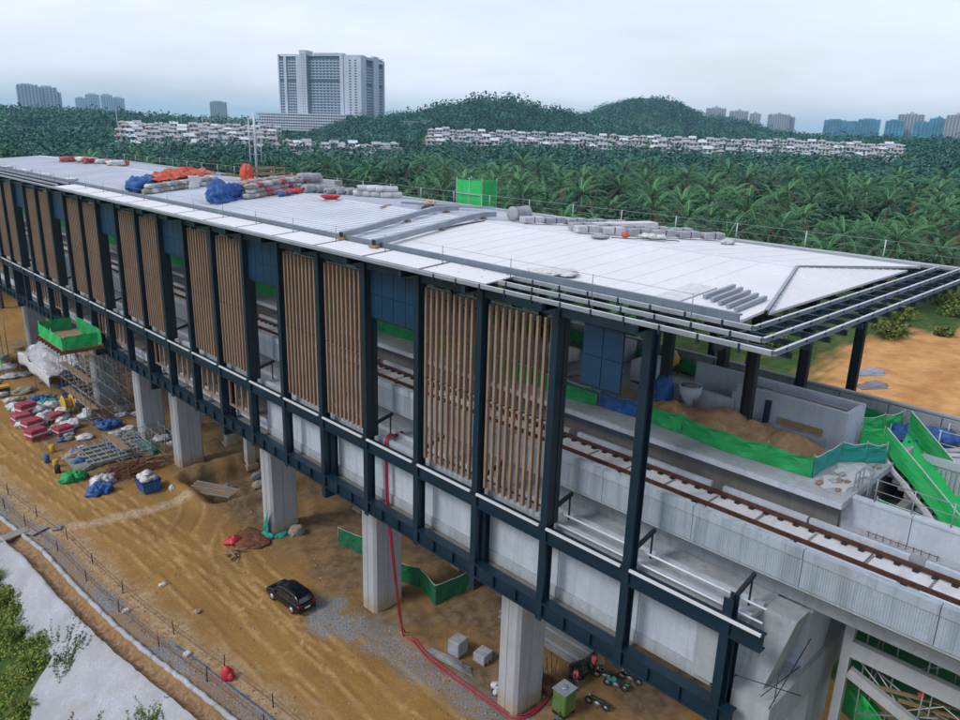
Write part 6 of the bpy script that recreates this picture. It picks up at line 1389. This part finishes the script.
# ---- grass and weeds on the slope at lower left
V=[];F=[]; r2 = np.random.default_rng(9)
for i in range(3600):
    y = r2.uniform(36,90); e = r2.uniform(2.6,13); x = float(bx(y))-e
    lo = slope_lo(y)
    if e < lo+.1 or noise.noise((x*.5,y*.35,2)) < -.30: continue
    leaf_blob(r2,(x,y,Tz(x,y)+.2),r2.uniform(.35,.8),26,.10,V,F,.4)
me = fast_mesh('weeds', np.concatenate(V), np.concatenate(F), [LY]); o = bpy.data.objects.new('slope_weeds', me); COL.objects.link(o); o['kind'] = 'stuff'; o['label'] = 'green weeds covering the slope at lower left'
for i,(y,e,sc) in enumerate(((70.5,4.2,1.1),(67.5,4.8,1.0),(62,5.2,1.0),(58,5.6,.9),(55.0,7.4,.9))):
    x = float(bx(y))-e; t = thing('shrub', (x,y,Tz(x,y)), ['bright grassy clump at the top of the weedy slope','second grassy clump below the top of the weedy slope','third bush down the weedy slope','fourth bush down the weedy slope','lowest bush on the weedy slope'][i], 'bush', None); V=[];F=[]
    rq = random.Random(i); 
    b = MB()
    for k in range(90):
        a = rq.uniform(0,6.28); q = rq.uniform(.05,.55)*sc; L_ = rq.uniform(.7,1.5)*sc; p0 = Vector((cos(a)*q*.6,sin(a)*q*.6,0)); p1 = p0+Vector((cos(a)*.3*L_,sin(a)*.3*L_,L_*.75)); p2 = p1+Vector((cos(a)*.35*L_,sin(a)*.35*L_,.05*L_)); sdv = Vector((-sin(a),cos(a),0))*.035
        b.add([p0-sdv,p0+sdv,p1+sdv,p1-sdv],[(0,1,2,3)]); b.add([p1-sdv,p1+sdv,p2],[(0,1,2)])
    o = bpy.data.objects.new('blades', b.mesh('blades', LY)); COL.objects.link(o); o.parent = t
def creeper(label, y0, e0, reach, n, seed):
    rq = random.Random(seed); x0 = float(bx(y0))-e0; t = thing('creeper', (x0,y0,Tz(x0,y0)), label, 'plant', None); bs = MB(); V=[];F=[]; r3 = np.random.default_rng(seed)
    for k in range(n):
        a = rq.uniform(.1,2.2); x,y = x0+rq.uniform(-.5,.5),y0+rq.uniform(-.8,.8); pts = []
        for s_ in range(16):
            pts.append((x-x0,y-y0,Tz(x,y)+.16-Tz(x0,y0))); a += rq.uniform(-.22,.22); x += cos(a)*reach/16; y += sin(a)*reach/16*1.2
            if bx(y)-x < 1.6: break
            for q in range(5): leaf_blob(r3,(x-x0+rq.uniform(-.14,.14),y-y0+rq.uniform(-.14,.14),Tz(x,y)+.2-Tz(x0,y0)),.09,2,.06,V,F,.6)
        if len(pts) > 2: bs.path(pts,.02,4)
    o = bpy.data.objects.new('leaves', fast_mesh('leaves', np.concatenate(V), np.concatenate(F), [LY])); COL.objects.link(o); o.parent = t
    o = bpy.data.objects.new('stem', bs.mesh('stem', BARK)); COL.objects.link(o); o.parent = t
creeper('green creeper trailing over the middle of the pale slope sheet', 54.5, 4.6, 4.6, 16, 3)
creeper('leafy creeper at the bottom edge of the pale slope sheet', 43.2, 4.4, 3.0, 22, 7)
creeper('thin creeper strands low on the pale slope sheet', 47.6, 7.2, 2.6, 8, 12)
# ================================================================== HOUSES AND TOWERS
HW = mat('house_wall', (.46,.48,.52), .8, 0, .08, .3); HR_ = mat('house_roof', (.27,.28,.31), .8, 0, .15, .2); HR2 = mat('house_roof_brown', (.32,.29,.28), .8, 0, .15, .2); HG = mat('house_window', (.06,.07,.085), .3, 0, .1, 1)
def house(kind):
    b = MB(); w_, d_, h = 3.1, 4.6, 6.2 if kind != 2 else 5.4
    b.box(-w_,w_,-d_,d_,-3,h,0)
    if kind == 0: b.add([(-w_-.15,-d_-.7,h),(w_+.15,-d_-.7,h),(w_+.15,d_+.7,h),(-w_-.15,d_+.7,h),(-w_-.15,0,h+1.9),(w_+.15,0,h+1.9)],[(0,1,5,4),(2,3,4,5),(1,2,5),(3,0,4),(3,2,1,0)],1)
    elif kind == 1: b.hexa([(-w_-.6,-d_-.6,h),(w_+.6,-d_-.6,h),(w_+.6,d_+.6,h),(-w_-.6,d_+.6,h),(-.6,-2,h+1.6),(.6,-2,h+1.6),(.6,2,h+1.6),(-.6,2,h+1.6)],1)
    else: b.box(-w_-.4,w_+.4,-d_-.4,d_+.4,h+.003,h+.5,1); b.box(-2,2.5,-2,3,h+.5,h+2.2,0); b.box(-2.3,2.8,-2.3,3.3,h+2.203,h+2.5,1)
    for s in (-1,1):
        for z in ((.6,2.4),(4.0,5.8)) if kind != 2 else ((.6,2.4),(3.4,4.8)):
            for x in (-1.6,1.4): b.box(x-.9,x+.9,s*d_-.03 if s > 0 else -d_-.06,s*d_+.06 if s > 0 else -d_+.03,z[0],z[1],2)
            for y in (-3,2.5): b.box(s*w_-.03 if s > 0 else -w_-.06,s*w_+.06 if s > 0 else -w_+.03,y-.9,y+.9,z[0],z[1],2)
        b.box(-w_,w_,s*(d_+.7)-.7,s*(d_+.7)+.7,3.05,3.35,0)
    return b
HM = [house(0).mesh('terrace_house',[HW,HR_,HG]), house(1).mesh('terrace_house',[HW,HR2,HG]), house(2).mesh('terrace_house',[HW,HW,HG]), house(0).mesh('terrace_house',[HW,HW,HG])]
rr = random.Random(41); nh = 0
for a_,b_,rows in HOUSE:
    for d in rows:
        du = 6.9/d*FPX; u = a_+rr.uniform(0,8); run = 0
        while u < b_ and nh < 296:
            run += 1
            if run % 9 == 0: u += du*.55; continue
            az = azi(u); dd = d+3*math.sin(u*.05)+(-1.6,1.0,0,1.8,-.6)[run%5]; x,y = sin(az)*dd,cos(az)*dd; k = (0,1,3,0,1,0)[run%6]
            o = bpy.data.objects.new('terrace_house', HM[k]); COL.objects.link(o); o.location = (x,y,Tz(x,y)); o.rotation_euler = (0,0,-az+R(4)); sc = 1.08; o.scale = (sc,sc,sc*(.80,.96,.88,1.02,.84)[run%5])
            tag(o, ('white terrace house in the rows left of the mast' if a_ < 200 else 'white terrace house in the rows below the tower block' if a_ < 400 else 'white terrace house in the long rows in front of the hills'), 'house', ('terrace houses left of the mast' if a_ < 200 else 'terrace houses below the tower block' if a_ < 400 else 'terrace houses in front of the hills')); nh += 1; u += du*(1.0,1.14,1.02)[run%3]
CW = mat('tower_wall', (.40,.44,.52), .8, 0, .06, .05); CG = mat('tower_glazing', (.035,.075,.135), .35, 0, .12, .05); CD = mat('tower_recess', (.05,.085,.13), .7, 0, .1, .05)
CP = mat('tower_pink', (.34,.31,.33), .8, 0, .06, .05); CN = mat('blue_net', (.05,.22,.36), .7, 0, .3, .05, streak=.0)
def frame_at(u, d, zbase=None):
    az = azi(u); x,y = sin(az)*d,cos(az)*d; return x,y,(Tz(x,y) if zbase is None else zbase),az
class LB_(MB):   # local boxes rotated about z
    sc = (1,1)
    def __init__(s, rz): super().__init__(); s.rz = rz
    def lb(s, x0,x1,y0,y1,z0,z1,m=0):
        c_,s_ = cos(s.rz),sin(s.rz); a_,b_ = s.sc; f = lambda x,y,z:(x*a_*c_-y*b_*s_,x*a_*s_+y*b_*c_,z)
        return s.hexa([f(x0,y0,z0),f(x1,y0,z0),f(x1,y1,z0),f(x0,y1,z0),f(x0,y0,z1),f(x1,y0,z1),f(x1,y1,z1),f(x0,y1,z1)],m)
def tpart(b, name, mats, t):
    o = bpy.data.objects.new(name, b.mesh(name, mats)); COL.objects.link(o); o.parent = t; return o
# the big tower block: front face about 98 m, right return face
x,y,z,az = frame_at(321, 950, 30); t = thing('tower_block', (x,y,z), 'huge white and blue slab apartment block on a car park podium', 'tower block')
rz = -az-R(30)
LB_.sc = (1.08,1.3)
Wd,Dp,H0,H1 = 49,44,18,86
b = LB_(rz); b.lb(-Wd,Wd,-1.2+1.3,Dp,0,H1-4); tpart(b,'core',[CD],t)
def facade(x0,x1,yf,z0,z1,cols,name,dirx=True):
    b = LB_(rz); n = int((z1-z0)/3.05); w_ = (x1-x0)/cols
    if dirx: b.lb(x0,x1,yf-.04,yf+.02,z0,z1,2)
    else: b.lb(yf-.02,yf+.04,x0,x1,z0,z1,2)
    for i in range(n):
        zz = z0+i*3.05
        if abs(zz-(z0+(z1-z0)*.60)) < 1.6: continue
        if dirx: b.lb(x0,x1,yf-.5,yf-.1,zz,zz+.9,0)
        else: b.lb(yf+.1,yf+.5,x0,x1,zz,zz+.9,0)
        for c_ in range(cols):
            a0 = x0+c_*w_
            if dirx: b.lb(a0+w_*.08,a0+w_*.62,yf-.35,yf-.05,zz+.95,zz+2.9,1); b.lb(a0+w_*.66,a0+w_*.86,yf-.55,yf-.05,zz+.9,zz+2.2,0)
            else: b.lb(yf+.05,yf+.35,a0+w_*.08,a0+w_*.62,zz+.95,zz+2.9,1); b.lb(yf+.05,yf+.55,a0+w_*.66,a0+w_*.86,zz+.9,zz+2.2,0)
    tpart(b,name,[CW,CG,CD],t)
facade(-48,-42,0,H0,H1-7,2,'window_bank'); facade(-39,-26,0,H0,H1-7,4,'window_bank'); facade(-12,26,0,H0,H1-7,9,'window_bank')
facade(10,20,Wd,H0,H1-11,3,'window_bank',False); facade(32,41,Wd,H0,H1-13,3,'window_bank',False)
for (xa,xb,ya,yb,z1,nm) in ((-49.5,-48,-1,2,H1-2,'pier_fin'),(-42,-39,-1.5,2,H1-4,'pier_fin'),(-25.5,-12.5,-3.5,10,H1-3,'lift_core'),(-20.5,-12.5,-4.5,8,H1+2,'lift_core'),(26,30,-2.5,3,H1-1,'pier_fin'),(30.5,50.5,-2,8,H1-3,'corner_bay'),(48,51.5,21,31,H1-2,'lift_core'),(48,50.5,42,45,H1-5,'pier_fin')):
    b = LB_(rz); b.lb(xa,xb,ya,yb,0,z1)
    if 'core' in nm or 'bay' in nm:
        for i in range(int((z1-H0)/2.8)-1): b.lb(xa+(xb-xa)*.3,xa+(xb-xa)*.42,ya-.12,ya-.02,H0+i*2.8,H0+i*2.8+1.2,1); b.lb(xa+(xb-xa)*.62,xa+(xb-xa)*.74,ya-.12,ya-.02,H0+i*2.8,H0+i*2.8+1.2,1)
    tpart(b,nm,[CW,CG],t)
b = LB_(rz); b.lb(-49.5,-26,-1,1,H1-3.2,H1-2); b.lb(-49.5,50,Dp-1,Dp,H1-3.2,H1-2); b.lb(-12,26,-1,1,H1-4,H1-2.2); b.lb(-5,22,-1.2,5,H1-2.2,H1-.6); b.lb(49,51,8,21,H1-7,H1-4); b.lb(49,51,31,44,H1-9,H1-6); tpart(b,'roof_frame',[CW],t)
b = LB_(rz)
b.lb(-68,40,-16,30,0,1.6)
for i in range(6): b.lb(-68,40,-16,30,2.7+i*3.0,4.2+i*3.0)
for i in range(37): b.lb(-68+i*3,-67.4+i*3,-15.9,-15.5,1.6,18)
b.lb(-68,-30,-14,28,H0-2,H0-.4); tpart(b,'podium_deck',[CW],t)
b = LB_(rz); b.lb(-66,38,-13,28,0,18); tpart(b,'podium_interior',[CD],t)
LB_.sc = (1,1)
def simple_tower(u, d, wpx, vtop, label, m, group, crown=0, zb=None, dep=.7):
    x,y,z,az = frame_at(u,d,zb); t = thing('apartment_tower',(x,y,z),label,'tower block',group); W_ = wpx/FPX*d/2*math.cos(math.atan((u-480)/FPX)); W_ = max(W_,5)
    q = _d+_r*((u-480)/FPX)-_u*((vtop-360)/FPX); H_ = CAM.z+q.z/math.hypot(q.x,q.y)*d-z; b = LB_(-az); D_ = W_*dep
    b.lb(-W_,W_,-D_,D_,-5,H_*.95); nfl = int(H_/3.2)
    tpart(b,'wall',[m],t); b = LB_(-az); nc = max(2,int(W_/3.2))
    for c_ in range(nc):
        a0 = -W_+2*W_*(c_+.28)/nc; w_ = 2*W_/nc*.44; b.lb(a0-.1,a0+w_+.1,-D_-.06,-D_-.01,.5,1+nfl*3.1,1)
        for i in range(nfl): b.lb(a0,a0+w_,-D_-.3,-D_-.02,1+i*3.1,1+i*3.1+1.7)
        tpart(b,'window_bank',[CG,m],t); b = LB_(-az)
    for c_ in range(nc+1): a0 = -W_+2*W_*c_/nc; b.lb(a0-.8,a0+.8,-D_-1.6,-D_+.5,-5,H_*(.97 if c_%2 else .93))
    tpart(b,'pier_fin',[m],t); b = LB_(-az)
    if crown: b.lb(-W_*.45,W_*.45,-D_*.8,D_*.8,H_*.95,H_*.985); b.lb(-W_*.15,W_*.15,-D_*.5,D_*.5,H_*.985,H_*1.03)
    else: b.lb(-W_*.6,W_*.5,-D_*.7,D_*.7,H_*.95,H_)
    tpart(b,'roof_crown',[m],t)
L_ = [(33,2025,18,84,'pale condominium tower at far left, wider left part',CW,0,30),(52,2052,16,86,'pale condominium tower at far left, middle part',CW,0,30),(60.5,2079,8,91,'pale condominium tower at far left, narrow right part',CW,0,30),
      (84,3105,9,97,'small hazy tower at left, first of four',CW,0,28),(96,3105,12,93.5,'small hazy tower at left, second of four',CW,0,28),(110,3105,10,94,'small hazy tower at left, third of four',CW,0,28),(121,3132,11,97,'small hazy tower at left, fourth of four',CW,0,28),
      (220,2970,15,101,'lone grey block standing above the white factory',CP,0,27),
      (714,2720,18,107,'pinkish apartment tower just right of the second hill',CP,1,24),(737,2640,17,110,'pinkish apartment tower, second right of the second hill',CP,1,24),(753.5,2560,10,112.5,'narrow pinkish apartment tower left of the twin block',CP,1,24),(777,2560,19,113.5,'pinkish twin apartment block, left half',CP,1,24),(788.5,2576,9,116,'pinkish twin apartment block, right half',CP,1,24),
      (834,2160,19,119,'tower wrapped in blue netting, first from the left',CN,0,24),(851,2160,16,121,'tower wrapped in blue netting, second from the left',CN,0,24),(868,2160,19,118.5,'tower wrapped in blue netting, third from the left',CN,0,24),
      (894,2000,16,119.5,'blue netted tower left of the crowned block',CN,0,24),(909,2048,22,113,'blue netted tower with a pale crowned top',CP,1,24),(921,1984,14,121,'blue netted tower right of the crowned block',CN,0,24),(937,1984,15,117,'blue netted tower near the right edge',CN,1,24),(955,1920,18,114,'pale pinkish tower at the right edge',CP,1,24)]
for u,d,wp,vt,lb,m,cw,zb in L_: simple_tower(u,d,wp,vt,lb,m,'far apartment towers',cw,zb)
x,y,z,az = frame_at(221, 1150, 31); t = thing('factory', (x,y,z), 'long low white factory hall beyond the left house rows', 'factory'); b = LB_(-az+.05); b.lb(-38,38,-9,9,0,9); tpart(b,'wall',[CW],t)
b = LB_(-az+.05)
for i in range(19): b.lb(-38+4*i,-36+4*i,-9.2,-9.02,4,6)
tpart(b,'window',[CG],t); b = LB_(-az+.05); b.lb(-39,39,-10,10,9.01,10); tpart(b,'roof',[HW],t)
for i,(u,d,zb,w_,h) in enumerate(((412,830,50,9,6),(424,835,49,6,5),(535,1300,68,12,8),(35,640,16,26,4),(14,900,34,30,4))):
    x,y,z,az = frame_at(u,d); b = LB_(-az); b.lb(-w_,w_,-5,5,-3,h); b.lb(-w_-.6,w_+.6,-5.6,5.6,h+.003,h+.9,1)
    o = bpy.data.objects.new('hill_house', b.mesh('hill_house',[HW,HR_])); COL.objects.link(o); o.location = (x,y,z+2); tag(o,['white house on the ridge right of the tower block','smaller white house beside the ridge house','white building low on the second hill','long pale wall strip in the left woodland','pale roof in the woodland at far left'][i],'building')
for i,(u,d,vt) in enumerate(((203,600,118),(276,520,138),(118,640,140))):
    x,y,z,az = frame_at(u,d); b = MB(); b.path([(x,y,z-1),(x,y,z+22)],[.35,.15],6); b.bar((x-1.5,y,z+20),(x+1.5,y,z+20),.2,.2); one('lamp_mast', b, MT['galv_lt'], ['slim mast among the left house rows','slim mast between the house rows','slim mast at the left end of the house rows'][i], 'mast', (x,y,z))

# ================================================================== HAZE
b = MB(); zmin = min(-12.0, float(Z.min())-1); b.box(-9500,9500,-9500,9500,zmin-1,190)
hz = bpy.data.materials.new('air'); hz.use_nodes = True; n = hz.node_tree.nodes; l = hz.node_tree.links; n.clear()
pv = n.new('ShaderNodeVolumePrincipled'); pv.inputs['Color'].default_value = (.42,.76,1,1); pv.inputs['Density'].default_value = 1.35e-4; pv.inputs['Anisotropy'].default_value = .6
mo = n.new('ShaderNodeOutputMaterial'); l.new(pv.outputs[0], mo.inputs['Volume'])
o = b.build('haze', hz); o['kind'] = 'stuff'; o['label'] = 'thin blue haze in the air'
SC.cycles.volume_bounces = 2
